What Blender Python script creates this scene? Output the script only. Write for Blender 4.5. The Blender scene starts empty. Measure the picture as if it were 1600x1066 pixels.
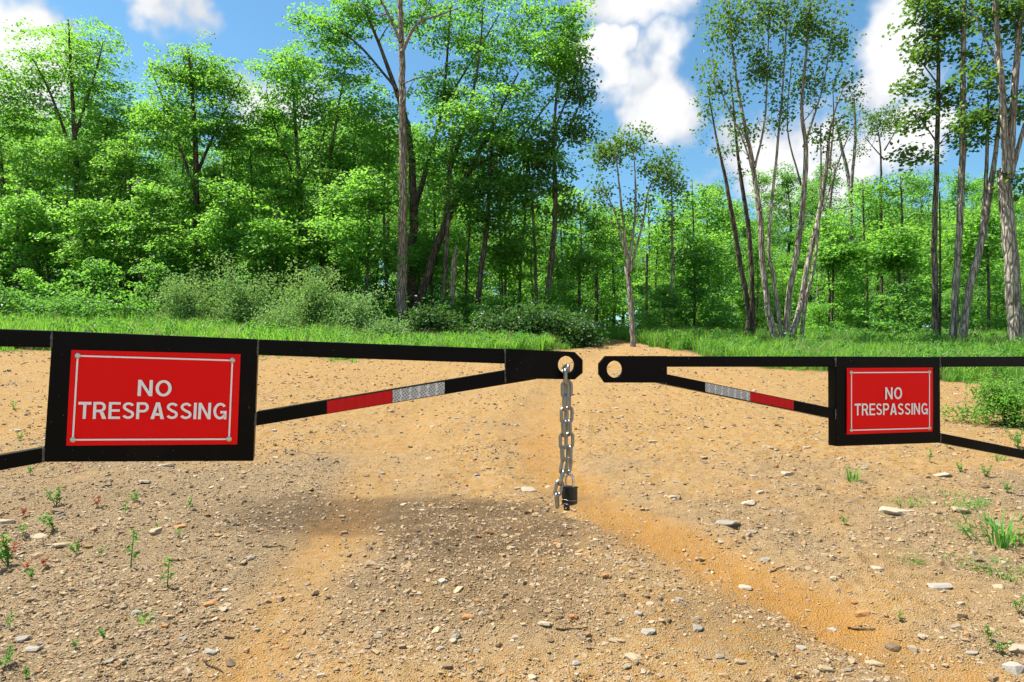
import bpy, bmesh, math, random
import numpy as np
from mathutils import Vector, Matrix

# ------------------------------------------------------------------ camera
S = bpy.context.scene
COL = S.collection
FPX, CX, HY, CAMZ = 1067.0, 800.0, 557.0, 1.35      # photo focal (px), centre, horizon row, eye height
cam_data = bpy.data.cameras.new('camera')
cam_data.sensor_width = 36.0
cam_data.lens = 36.0 * FPX / 1600.0
cam_data.shift_y = (HY - 533.0) / 1600.0
cam_data.clip_start = 0.05
cam_data.clip_end = 3000.0
cam = bpy.data.objects.new('camera', cam_data)
cam.location = (0, 0, CAMZ)
cam.rotation_euler = (math.radians(90), 0, 0)
COL.objects.link(cam)
S.camera = cam

# ------------------------------------------------------------------ light
SUN_ELEV, SUN_AZ = math.radians(62), math.radians(-73)   # azimuth measured from +Y (view) towards +X
SUN_DIR = Vector((math.sin(SUN_AZ) * math.cos(SUN_ELEV), math.cos(SUN_AZ) * math.cos(SUN_ELEV), math.sin(SUN_ELEV)))
sun_data = bpy.data.lights.new('sun', 'SUN')
sun_data.energy = 5.0
sun_data.angle = math.radians(0.6)
sun_data.color = (1.0, 0.94, 0.82)
sun = bpy.data.objects.new('sun', sun_data)
sun.rotation_euler = (-SUN_DIR).to_track_quat('-Z', 'Y').to_euler()
sun.location = (-20, 25, 40)
COL.objects.link(sun)

S.view_settings.view_transform = 'Standard'
S.view_settings.look = 'None'
S.view_settings.exposure = 1.2
S.view_settings.gamma = 1.0
S.cycles.use_denoising = True
S.cycles.adaptive_threshold = 0.02
S.cycles.max_bounces = 6
S.cycles.transmission_bounces = 4
S.cycles.diffuse_bounces = 3


class NT:
    """small helper for building node trees"""
    def __init__(self, tree):
        self.t = tree
        self.t.nodes.clear()

    def n(self, kind, **kw):
        node = self.t.nodes.new(kind)
        ins = kw.pop('ins', {})
        for k, v in kw.items():
            setattr(node, k, v)
        for k, v in ins.items():
            s = node.inputs[k]
            if hasattr(v, 'is_output'):
                self.t.links.new(v, s)
            else:
                s.default_value = v
        return node

    def math(self, op, a, b=None, c=None, clamp=False):
        node = self.t.nodes.new('ShaderNodeMath')
        node.operation = op
        node.use_clamp = clamp
        for i, v in enumerate((a, b, c)):
            if v is None:
                continue
            if hasattr(v, 'is_output'):
                self.t.links.new(v, node.inputs[i])
            else:
                node.inputs[i].default_value = v
        return node.outputs[0]

    def mix(self, f, a, b, blend='MIX'):
        node = self.t.nodes.new('ShaderNodeMix')
        node.data_type = 'RGBA'
        node.blend_type = blend
        for s, v in ((node.inputs[0], f), (node.inputs[6], a), (node.inputs[7], b)):
            if hasattr(v, 'is_output'):
                self.t.links.new(v, s)
            else:
                s.default_value = v if not isinstance(v, tuple) or len(v) == 4 else (*v, 1)
        return node.outputs[2]

    def ramp(self, f, stops, interp='LINEAR'):
        node = self.t.nodes.new('ShaderNodeValToRGB')
        node.color_ramp.interpolation = interp
        el = node.color_ramp.elements
        while len(el) < len(stops):
            el.new(0.5)
        for e, (p, c) in zip(el, stops):
            e.position = p
            e.color = (*c, 1) if len(c) == 3 else c
        self.t.links.new(f, node.inputs[0])
        return node.outputs[0]

    def smooth(self, v, lo, hi):
        node = self.t.nodes.new('ShaderNodeMapRange')
        node.interpolation_type = 'SMOOTHSTEP'
        self.t.links.new(v, node.inputs[0])
        node.inputs[1].default_value = lo
        node.inputs[2].default_value = hi
        return node.outputs[0]

    def noise(self, vec, scale, detail=4, rough=0.55, out=0):
        node = self.n('ShaderNodeTexNoise', ins={'Scale': scale, 'Detail': detail, 'Roughness': rough})
        if vec is not None:
            self.t.links.new(vec, node.inputs['Vector'])
        return node.outputs[out]


def px_dir(x, y):
    return Vector(((x - CX) / FPX, 1.0, (HY - y) / FPX)).normalized()


# ------------------------------------------------------------------ world: blue sky with fair-weather cumulus
world = bpy.data.worlds.new('World')
S.world = world
world.use_nodes = True
w = NT(world.node_tree)
sky = w.n('ShaderNodeTexSky', sky_type='NISHITA', sun_disc=False, sun_elevation=SUN_ELEV,
          sun_rotation=SUN_AZ, altitude=200, air_density=1.0, dust_density=0.5, ozone_density=1.0)
tc = w.n('ShaderNodeTexCoord')
D = tc.outputs['Generated']
wn = w.noise(D, 6.0, 4, 0.6, out=1)
warp = w.n('ShaderNodeVectorMath', operation='MULTIPLY_ADD', ins={0: wn, 1: (0.26, 0.26, 0.17), 2: D}).outputs[0]
warp = w.n('ShaderNodeVectorMath', operation='SUBTRACT', ins={0: warp, 1: (0.13, 0.13, 0.085)}).outputs[0]
# clouds standing over the wood: direction and angular radius
CLOUDS = [(985, -20, .085), (930, 100, .045), (1005, 150, .075), (1385, 95, .065), (1200, 265, .085), (1385, 225, .06), (1300, 290, .06),
          (235, -15, .055), (15, 110, .075), (440, 205, .085), (560, 290, .11)]
dens = None
for (x, y, r) in CLOUDS:
    d = px_dir(x, y)
    dist = w.n('ShaderNodeVectorMath', operation='DISTANCE', ins={0: warp, 1: tuple(d)}).outputs['Value']
    v = w.math('MULTIPLY_ADD', dist, -1.0 / r, 1.0)
    dens = v if dens is None else w.math('MAXIMUM', dens, v)
# cloud over the rest of the sky, thickened out of view as added fill
det = w.noise(D, 13.0, 4, 0.62)
sep = w.n('ShaderNodeSeparateColor', ins={0: w.noise(D, 3.3, 2, 0.5, out=1)})
rest = w.math('MULTIPLY', w.math('SUBTRACT', sep.outputs[0], 0.50), 4.0)
front = w.n('ShaderNodeSeparateXYZ', ins={0: D}).outputs['Y']
rest = w.math('SUBTRACT', rest, w.math('MULTIPLY', w.smooth(front, 0.45, 0.72), 2.0))
dens = w.math('MAXIMUM', dens, rest)
dens2 = w.math('ADD', dens, w.math('MULTIPLY', w.math('SUBTRACT', det, 0.5), 1.1))
cover = w.smooth(dens2, -0.14, 0.42)
shade = w.math('ADD', w.math('MULTIPLY', dens2, 0.35), w.n('ShaderNodeSeparateColor', ins={0: wn}).outputs[1])
cloud_col = w.mix(w.smooth(shade, 0.44, 0.74), (4.7, 5.0, 5.5, 1), (6.9, 6.95, 7.0, 1))
skyb = w.mix(1.0, sky.outputs[0], (0.74, 1.13, 1.20, 1), 'MULTIPLY')
skycol = w.mix(cover, skyb, cloud_col)
bg = w.n('ShaderNodeBackground', ins={'Color': skycol, 'Strength': 0.065})
world.cycles.sampling_method = 'MANUAL'
world.cycles.sample_map_resolution = 256
wo = w.n('ShaderNodeOutputWorld', ins={'Surface': bg.outputs[0]})

# ------------------------------------------------------------------ helpers
rng = np.random.default_rng(7)
random.seed(7)


def W(x, y, Y):
    """photo pixel at depth Y -> world point"""
    return np.array(((x - CX) / FPX * Y, Y, CAMZ + (HY - y) / FPX * Y))


def link(o, parent=None):
    COL.objects.link(o)
    if parent is not None:
        o.parent = parent
    return o


def tag(o, label=None, cat=None, group=None, kind=None):
    if label: o['label'] = label
    if cat: o['category'] = cat
    if group: o['group'] = group
    if kind: o['kind'] = kind
    return o


def empty(name, loc, label, cat, group=None):
    o = bpy.data.objects.new(name, None)
    o.location = tuple(loc)
    o.empty_display_size = 0.1
    link(o)
    return tag(o, label, cat, group)


def fast_mesh(name, V, faces, smooth=False, face_attr=None):
    """V (n,3); faces: list of (m,k) int arrays"""
    me = bpy.data.meshes.new(name)
    V = np.asarray(V, dtype=np.float32)
    me.vertices.add(len(V))
    me.vertices.foreach_set('co', V.ravel())
    faces = [np.asarray(f, dtype=np.int32) for f in faces if len(f)]
    loops = np.concatenate([f.ravel() for f in faces])
    tot = np.concatenate([np.full(len(f), f.shape[1], dtype=np.int32) for f in faces])
    start = np.concatenate(([0], np.cumsum(tot)[:-1])).astype(np.int32)
    me.loops.add(len(loops))
    me.loops.foreach_set('vertex_index', loops)
    me.polygons.add(len(tot))
    me.polygons.foreach_set('loop_start', start)
    me.polygons.foreach_set('loop_total', tot)
    me.polygons.foreach_set('use_smooth', np.full(len(tot), smooth))
    if face_attr:
        for k, v in face_attr.items():
            a = me.attributes.new(k, 'FLOAT', 'FACE')
            a.data.foreach_set('value', np.asarray(v, dtype=np.float32))
    me.update(calc_edges=True)
    return me


def mobj(name, me, mat, parent=None):
    o = bpy.data.objects.new(name, me)
    if mat is not None and not me.materials:
        me.materials.append(mat)
    return link(o, parent)


PERM = np.random.default_rng(99).permutation(512).astype(np.int64)


def vnoise(x, y, seed=0):
    xi = np.floor(x).astype(np.int64); yi = np.floor(y).astype(np.int64)
    xf = x - xi; yf = y - yi
    u = xf * xf * (3 - 2 * xf); v = yf * yf * (3 - 2 * yf)

    def h(a, b):
        return PERM[(PERM[(a + seed * 37) & 511] + b) & 511] / 511.0
    a = h(xi, yi); b = h(xi + 1, yi); c = h(xi, yi + 1); d = h(xi + 1, yi + 1)
    return (a * (1 - u) + b * u) * (1 - v) + (c * (1 - u) + d * u) * v


def fbm(x, y, seed=0, octv=4, gain=0.5):
    s = 0; a = 1.0; tot = 0
    for i in range(octv):
        s = s + a * vnoise(x * 2 ** i, y * 2 ** i, seed + i); tot += a; a *= gain
    return s / tot


def sstep(v, lo, hi):
    t = np.clip((v - lo) / (hi - lo), 0, 1)
    return t * t * (3 - 2 * t)


# ------------------------------------------------------------------ terrain
PY = [-600, -30, -6, 0, 2.83, 19, 26, 60, 600]
PZ = [-3, -1.0, -0.55, -0.24, 0.0, 1.59, 2.06, 2.9, 9.2]
EX = [-600, -30, -10, -5, 0, 1.9, 2.5, 3.7, 4.2, 5.2, 7, 8.5, 14, 30, 600]
EY = [8, 12.5, 14, 15.2, 17.6, 19.0, 24, 24, 17.6, 15.2, 12.6, 11.2, 8.0, 5, 2]
TRACK_R = ([1.0, 2.3, 3.1, 3.6, 4.2, 5.46, 7.7, 10.5, 14, 20], [2.8, 2.2, 1.78, 1.45, 1.17, 0.58, 0.37, 0.55, 1.4, 3.0])
TRACK_L = ([1.0, 2.8, 3.5, 4.5, 6.3, 8, 10.5, 14, 20], [-1.0, -1.1, -1.12, -1.15, -1.25, -1.3, -1.0, 0.2, 1.9])


def base_h(X, Y):
    z = np.interp(Y, PY, PZ)
    left = np.clip(-X - 1.0, 0, 22)
    return z + 0.045 * left * left / (left + 1.2) * sstep(Y, 5, 17)


def grass_mask(X, Y):
    e = np.interp(X, EX, EY) + (fbm(X * .55, Y * .55, 21, 4) - .5) * 3.2 * np.clip(Y / 14, .4, 1.3)
    return sstep(Y - e, -0.4, 0.9)


def tracks(X, Y):
    r = np.abs(X - np.interp(Y, *TRACK_R) + (fbm(X * 1.3, Y * .7, 31, 3) - .5) * .35)
    l = np.abs(X - np.interp(Y, *TRACK_L) + (fbm(X * 1.3, Y * .7, 32, 3) - .5) * .35)
    return (1 - sstep(r, .05, .55)) , (1 - sstep(l, .02, .55))


def height(X, Y):
    X = np.asarray(X, dtype=float); Y = np.asarray(Y, dtype=float)
    z = base_h(X, Y)
    tr, tl = tracks(X, Y)
    tk = np.maximum(tr, .8 * tl)
    fade = np.clip(9.0 / (np.abs(Y) + 3), .4, 1.0)
    near = (np.hypot(X, Y) < 30)
    z = z + (fbm(X * .7, Y * .7, 1, 3) - .5) * .10 * near
    z = z + (fbm(X * 3.1, Y * 3.1, 5, 4, .6) - .5) * .078 * fade * (1 - .55 * tk) * near
    z = z + (fbm(X * 13, Y * 13, 11, 3, .6) - .5) * .034 * (1 - .65 * tk) * near
    z = z - .060 * tr * near - .032 * tl * near
    return z


def axis(fine_lo, fine_hi, step, lo, hi, growth=1.07):
    a = list(np.arange(fine_lo, fine_hi, step))
    s = step; v = a[-1]
    while v < hi:
        s *= growth; v += s; a.append(min(v, hi))
    s = step; v = a[0]
    while v > lo:
        s *= growth; v -= s; a.insert(0, max(v, lo))
    return np.array(a)


gx = axis(-3.6, 4.0, .021, -600, 600)
gy = axis(2.3, 7.0, .021, -600, 600)
GX, GY = np.meshgrid(gx, gy)
GZ = height(GX, GY)
nx, ny = len(gx), len(gy)
V = np.stack([GX.ravel(), GY.ravel(), GZ.ravel()], 1)
ii = np.arange(nx * ny).reshape(ny, nx)
Q = np.stack([ii[:-1, :-1], ii[:-1, 1:], ii[1:, 1:], ii[1:, :-1]], -1).reshape(-1, 4)
gme = fast_mesh('ground', V, [Q], smooth=True)

Xr, Yr = GX.ravel(), GY.ravel()
n1 = fbm(Xr * 1.1, Yr * 1.1, 41, 5, .6)


def soil_masks(Xr, Yr):
    n1 = fbm(Xr * 1.1, Yr * 1.1, 41, 5, .6)
    tr, tl = tracks(Xr, Yr)
    # sand: 1 = smooth orange sand, 0 = grey-brown gravelly soil
    far = sstep(Yr, 4.9, 7.0)
    leftg = (1 - sstep(Xr, -2.6, -0.5)) * (1 - sstep(Yr, 5.5, 9))
    rightg = sstep(Xr, 1.0, 2.8) * (1 - sstep(Yr, 4, 8))
    sand = np.clip(.55 + .45 * far - .62 * leftg - .28 * rightg + (n1 - .5) * 1.5, 0, 1)
    sand = np.clip(np.maximum(sand, np.maximum(tr, .75 * tl) * (.75 + .5 * n1)), 0, 1)
    # darker brown ground in patches with ragged outlines
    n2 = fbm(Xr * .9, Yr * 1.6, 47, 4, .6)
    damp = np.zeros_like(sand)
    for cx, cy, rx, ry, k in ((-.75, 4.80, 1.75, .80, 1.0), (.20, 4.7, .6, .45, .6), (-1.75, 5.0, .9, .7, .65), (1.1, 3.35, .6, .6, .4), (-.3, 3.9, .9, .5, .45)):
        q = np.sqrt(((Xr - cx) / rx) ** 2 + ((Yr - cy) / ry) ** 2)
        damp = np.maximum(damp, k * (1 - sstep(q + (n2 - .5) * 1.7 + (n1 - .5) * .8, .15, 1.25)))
    return sand, damp


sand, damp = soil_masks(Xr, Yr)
_tr, _tl = tracks(Xr, Yr)
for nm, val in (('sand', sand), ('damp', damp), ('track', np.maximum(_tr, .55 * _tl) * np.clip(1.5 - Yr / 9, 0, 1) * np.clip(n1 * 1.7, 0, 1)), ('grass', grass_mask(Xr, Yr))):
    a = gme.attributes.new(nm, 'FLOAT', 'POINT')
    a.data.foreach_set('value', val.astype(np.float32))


# ------------------------------------------------------------------ materials
def new_mat(name):
    m = bpy.data.materials.new(name)
    m.use_nodes = True
    return m, NT(m.node_tree)


def attr(t, name):
    return t.n('ShaderNodeAttribute', attribute_name=name).outputs['Fac']


def finish(t, color, rough=0.7, metal=0.0, bump=None, bstr=0.5, bdist=0.01, spec=0.3, extra=None):
    ins = {'Base Color': color if not isinstance(color, tuple) else (*color[:3], 1), 'Roughness': rough, 'Metallic': metal, 'Specular IOR Level': spec}
    p = t.n('ShaderNodeBsdfPrincipled', ins=ins)
    if extra:
        for k, v in extra.items():
            p.inputs[k].default_value = v
    if bump is not None:
        b = t.n('ShaderNodeBump', ins={'Strength': bstr, 'Distance': bdist, 'Height': bump})
        t.t.links.new(b.outputs[0], p.inputs['Normal'])
    t.n('ShaderNodeOutputMaterial', ins={'Surface': p.outputs[0]})
    return p


def ground_material():
    m, t = new_mat('sandy_gravel_soil')
    P = t.n('ShaderNodeTexCoord').outputs['Object']
    sandm, patch_m, gm = attr(t, 'sand'), attr(t, 'damp'), attr(t, 'grass')
    big = t.noise(P, 2.3, 5, .6)
    mid = t.noise(P, 14, 5, .65)
    fine = t.noise(P, 90, 4, .7)
    grit = t.n('ShaderNodeTexVoronoi', ins={'Scale': 120.0, 'Vector': P})
    sandc = t.mix(big, (.262, .125, .026), (.375, .212, .052))
    sandc = t.mix(t.smooth(mid, .30, .64), sandc, (.345, .236, .118))
    grav = t.mix(mid, (.170, .110, .050), (.345, .240, .122))
    grav = t.mix(t.math('MULTIPLY', t.smooth(grit.outputs['Distance'], .0, .5), .45), t.mix(t.n('ShaderNodeSeparateColor', ins={0: grit.outputs['Color']}).outputs[0], (.11, .075, .045), (.36, .28, .185)), grav)
    f = t.math('ADD', sandm, t.math('MULTIPLY', t.math('SUBTRACT', mid, .5), .7))
    col = t.mix(t.smooth(f, .05, .95), grav, sandc)
    col = t.mix(t.math('MULTIPLY', t.smooth(t.math('ADD', patch_m, t.math('MULTIPLY', t.math('SUBTRACT', mid, .5), .8)), .05, .85), .80), col, t.mix(mid, (.055, .036, .021), (.115, .078, .045)))
    col = t.mix(t.math('MULTIPLY', t.smooth(fine, .52, .75), .35), col, (.105, .065, .036))
    col = t.mix(t.math('MULTIPLY', t.smooth(fine, .48, .25), .30), col, (.36, .275, .18))
    col = t.mix(t.math('MULTIPLY_ADD', t.smooth(t.math('ADD', attr(t, 'track'), t.math('MULTIPLY', t.math('SUBTRACT', mid, .5), .9)), .15, 1.0), .62, 0.0), col, t.mix(big, (.27, .118, .022), (.39, .195, .042)))
    turf = t.mix(mid, (.030, .045, .012), (.085, .095, .028))
    col = t.mix(gm, col, turf)
    h = t.math('ADD', t.math('MULTIPLY', fine, .5), t.math('ADD', t.math('MULTIPLY', mid, .8), t.math('MULTIPLY', grit.outputs['Distance'], .35)))
    finish(t, col, .92, bump=h, bstr=.9, bdist=.035, spec=.12)
    return m


def stone_material(name, stops, per_object=True):
    m, t = new_mat(name)
    P = t.n('ShaderNodeTexCoord').outputs['Object']
    r = t.n('ShaderNodeObjectInfo').outputs['Random']
    base = t.ramp(r, stops, 'LINEAR')
    nz = t.noise(P, 3.0, 5, .65)
    col = t.mix(t.math('MULTIPLY', t.smooth(nz, .35, .75), .55), base, t.mix(.5, base, (.30, .17, .07)))
    sp = t.noise(P, 16.0, 3, .7)
    col = t.mix(t.math('MULTIPLY', t.smooth(sp, .55, .75), .4), col, (.14, .10, .07))
    finish(t, col, .82, bump=t.math('ADD', nz, t.math('MULTIPLY', sp, .3)), bstr=.35, bdist=.02, spec=.3)
    return m


def leaf_material(name, dark, bright, trans, tr_fac=.42, rough=.48):
    m, t = new_mat(name)
    ti = attr(t, 'tint')
    r = t.n('ShaderNodeObjectInfo').outputs['Random']
    f = t.math('ADD', t.math('MULTIPLY', ti, .8), t.math('MULTIPLY', r, .25), clamp=True)
    col = t.mix(f, dark, bright)
    mid_c = tuple((a + b) * .5 for a, b in zip(dark, bright))
    r2 = t.math('FRACT', t.math('MULTIPLY', r, 7.31))
    col = t.mix(t.math('MULTIPLY', r2, .55), col, (mid_c[0] * .62, mid_c[1] * .92, mid_c[2] * 1.7))
    tcol = t.mix(f, tuple(c * .62 for c in trans), trans)
    p = t.n('ShaderNodeBsdfPrincipled', ins={'Base Color': col, 'Roughness': rough, 'Specular IOR Level': .32})
    tl = t.n('ShaderNodeBsdfTranslucent', ins={'Color': tcol})
    ms = t.n('ShaderNodeMixShader', ins={0: tr_fac, 1: p.outputs[0], 2: tl.outputs[0]})
    t.n('ShaderNodeOutputMaterial', ins={'Surface': ms.outputs[0]})
    return m


def bark_material(name, c1, c2, c3, sc=1.0):
    m, t = new_mat(name)
    P = t.n('ShaderNodeTexCoord').outputs['Object']
    st = t.n('ShaderNodeMapping', ins={'Vector': P, 'Scale': (9 * sc, 9 * sc, 1.6 * sc)}).outputs[0]
    ridge = t.noise(st, 2.2, 6, .65)
    blot = t.noise(P, 1.1, 5, .6)
    col = t.mix(t.smooth(ridge, .36, .62), c1, c2)
    col = t.mix(t.math('MULTIPLY', t.smooth(blot, .46, .66), .75), col, c3)
    plates = t.n('ShaderNodeTexVoronoi', feature='DISTANCE_TO_EDGE', ins={'Vector': st, 'Scale': 1.5}).outputs['Distance']
    col = t.mix(t.math('MULTIPLY', t.smooth(plates, .12, .0), .7), col, tuple(k * .45 for k in c1))
    finish(t, col, .9, bump=t.math('ADD', ridge, t.smooth(plates, 0, .2)), bstr=.9, bdist=.05, spec=.15)
    return m


MAT = {}
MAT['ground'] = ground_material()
STONES = [(0, (.11, .08, .05)), (.2, (.32, .24, .145)), (.45, (.24, .15, .07)), (.65, (.40, .325, .22)), (.82, (.22, .18, .135)), (1, (.32, .17, .068))]
MAT['gravel'] = stone_material('mixed_gravel', STONES)
MAT['stone_grey'] = stone_material('grey_stone', [(0, (.19, .18, .16)), (1, (.29, .28, .25))])
MAT['stone_tan'] = stone_material('tan_stone', [(0, (.27, .21, .135)), (1, (.36, .29, .19))])
MAT['stone_rust'] = stone_material('rust_stone', [(0, (.25, .115, .045)), (1, (.34, .17, .065))])
MAT['stone_pale'] = stone_material('pale_stone', [(0, (.30, .25, .185)), (1, (.36, .31, .24))])
MAT['stone_brown'] = stone_material('brown_stone', [(0, (.11, .075, .048)), (1, (.18, .125, .08))])
MAT['leaf_maple'] = leaf_material('maple_leaves', (.050, .145, .022), (.140, .335, .046), (.34, .72, .075), .53)
MAT['leaf_deep'] = leaf_material('deep_green_leaves', (.046, .136, .025), (.118, .290, .048), (.27, .62, .070), .51)  # a slightly deeper green than the maple leaves
MAT['leaf_thin'] = leaf_material('thin_crown_leaves', (.050, .108, .020), (.120, .220, .036), (.22, .42, .050), .42)
MAT['leaf_willow'] = leaf_material('willow_leaves', (.105, .205, .058), (.235, .400, .115), (.36, .60, .14), .45)
MAT['leaf_dark'] = leaf_material('dark_brush_leaves', (.026, .072, .018), (.066, .150, .032), (.12, .28, .035), .38)
MAT['grass'] = leaf_material('grass_blades', (.085, .190, .028), (.200, .370, .060), (.32, .68, .060), .50)
MAT['dry'] = leaf_material('dry_stems', (.20, .15, .07), (.34, .27, .13), (.30, .24, .12), .3)
MAT['weed'] = leaf_material('weed_leaves', (.058, .165, .026), (.130, .320, .050), (.24, .56, .060), .46)
MAT['red_leaf'] = leaf_material('red_seedling_leaves', (.28, .035, .015), (.48, .075, .025), (.55, .10, .03), .30)
MAT['bark'] = bark_material('grey_brown_bark', (.07, .056, .044), (.25, .21, .17), (.32, .285, .245))
MAT['bark_dark'] = bark_material('dark_bark', (.050, .040, .030), (.165, .135, .102), (.23, .20, .16))
MAT['bark_pale'] = bark_material('pale_bark', (.11, .095, .08), (.36, .33, .29), (.46, .43, .39))
MAT['bark_grey'] = bark_material('ash_grey_bark', (.19, .160, .130), (.50, .445, .375), (.56, .51, .44))
MAT['dead'] = bark_material('weathered_dead_wood', (.17, .135, .10), (.48, .42, .35), (.33, .23, .145))
MAT['twig'] = bark_material('dry_twig', (.10, .07, .045), (.26, .19, .13), (.33, .27, .21), 6)
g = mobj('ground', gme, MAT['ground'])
tag(g, 'sandy gravel clearing with wheel ruts rising to the wood', 'ground', kind='structure')

# ------------------------------------------------------------------ tree building
class Acc:
    def __init__(self):
        self.V = []; self.Q = []; self.n = 0

    def tube(self, P, R, sides=6, rough=0.0, cap=False):
        P = np.asarray(P, float); R = np.asarray(R, float)
        T = np.gradient(P, axis=0)
        T /= np.linalg.norm(T, axis=1)[:, None] + 1e-9
        ref = np.array([1., 0, 0]) if abs(T[0, 0]) < .8 else np.array([0, 1., 0])
        a = np.linspace(0, 2 * np.pi, sides, endpoint=False)
        rings = []
        for i in range(len(P)):
            u = ref - T[i] * (ref @ T[i]); u /= np.linalg.norm(u) + 1e-9
            v = np.cross(T[i], u); ref = u
            rr = R[i] * (1 + (rng.random(sides) - .5) * 2 * rough)
            rings.append(P[i] + (np.cos(a) * rr)[:, None] * u + (np.sin(a) * rr)[:, None] * v)
        self.V.append(np.concatenate(rings))
        k = np.arange(sides); k2 = (k + 1) % sides
        for i in range(len(P) - 1):
            o = self.n + i * sides
            self.Q.append(np.stack([o + k, o + k2, o + sides + k2, o + sides + k], 1))
        if cap:
            c = P[-1] + T[-1] * R[-1] * .3
            self.V.append(c[None]); ci = self.n + len(P) * sides
            o = self.n + (len(P) - 1) * sides
            self.Q.append(np.stack([o + k, o + k2, np.full(sides, ci), np.full(sides, ci)], 1))
            self.n += 1
        self.n += len(P) * sides

    def mesh(self, name):
        Qa = np.concatenate(self.Q)
        tri = Qa[:, 2] == Qa[:, 3]
        return fast_mesh(name, np.concatenate(self.V), [Qa[~tri], Qa[tri][:, :3]], smooth=True)


def spline(P, n_per=5):
    P = np.asarray(P, float)
    if len(P) < 3:
        t = np.linspace(0, 1, n_per + 1)[:, None]
        return P[0] * (1 - t) + P[1] * t
    Q = np.vstack([2 * P[0] - P[1], P, 2 * P[-1] - P[-2]])
    out = []
    for i in range(1, len(Q) - 2):
        p0, p1, p2, p3 = Q[i - 1:i + 3]
        for t in np.linspace(0, 1, n_per, endpoint=False):
            out.append(.5 * ((2 * p1) + (-p0 + p2) * t + (2 * p0 - 5 * p1 + 4 * p2 - p3) * t * t + (-p0 + 3 * p1 - 3 * p2 + p3) * t ** 3))
    out.append(P[-1])
    return np.array(out)


def leaves_mesh(name, centers, normals, sizes, tints, narrow=.78):
    """folded diamond leaves, two triangles each"""
    n = len(centers)
    normals = normals / (np.linalg.norm(normals, axis=1)[:, None] + 1e-9)
    r = rng.normal(size=(n, 3))
    u = np.cross(normals, r); u /= np.linalg.norm(u, axis=1)[:, None] + 1e-9
    v = np.cross(normals, u)
    L = sizes[:, None]; wd = (sizes * narrow)[:, None]
    base = centers - u * L * .5
    tip = centers + u * L * .5 - normals * L * .10
    lf = centers + v * wd * .5 + normals * L * .10 - u * L * .08
    rt = centers - v * wd * .5 + normals * L * .10 - u * L * .08
    V = np.stack([base, lf, tip, rt], 1).reshape(-1, 3)
    k = np.arange(n)[:, None] * 4
    T1 = k + np.array([[0, 2, 1]]); T2 = k + np.array([[0, 3, 2]])
    T = np.stack([T1, T2], 1).reshape(-1, 3)
    return fast_mesh(name, V, [T], False, {'tint': np.repeat(tints, 2)})


def clump_leaves(C, R, per, size, flat=.32, tilt=.55, tintc=None):
    """sprays of leaves around clump centres"""
    cs, ns, ss, ts = [], [], [], []
    for i, c in enumerate(C):
        m = max(4, int(per * (R[i] / R.mean()) ** 2 * rng.uniform(.75, 1.25)))
        a = rng.uniform(0, 2 * np.pi, m)
        rr = R[i] * np.sqrt(rng.random(m)) * rng.uniform(.8, 1.1, m)
        az = rng.uniform(0, 2 * np.pi); el = rng.uniform(.65, 1.35)
        dx = np.cos(a) * rr * el; dy = np.sin(a) * rr / el
        x = dx * math.cos(az) - dy * math.sin(az); y = dx * math.sin(az) + dy * math.cos(az)
        z = rng.normal(0, flat * R[i] * .5, m) - .22 * (rr / R[i]) ** 2 * R[i]
        sl = rng.normal(0, .25, 2)
        z += x * sl[0] + y * sl[1]
        cs.append(c + np.stack([x, y, z], 1))
        nn = rng.normal(0, tilt, (m, 3)); nn[:, 2] += 1
        nn[:, :2] += np.stack([x, y], 1) / R[i] * .35
        ns.append(nn)
        ss.append(size * rng.uniform(.7, 1.25, m))
        t0 = tintc[i] if tintc is not None else rng.random()
        ts.append(np.clip(t0 + rng.normal(0, .15, m), 0, 1))
    return np.concatenate(cs), np.concatenate(ns), np.concatenate(ss), np.concatenate(ts)


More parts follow.
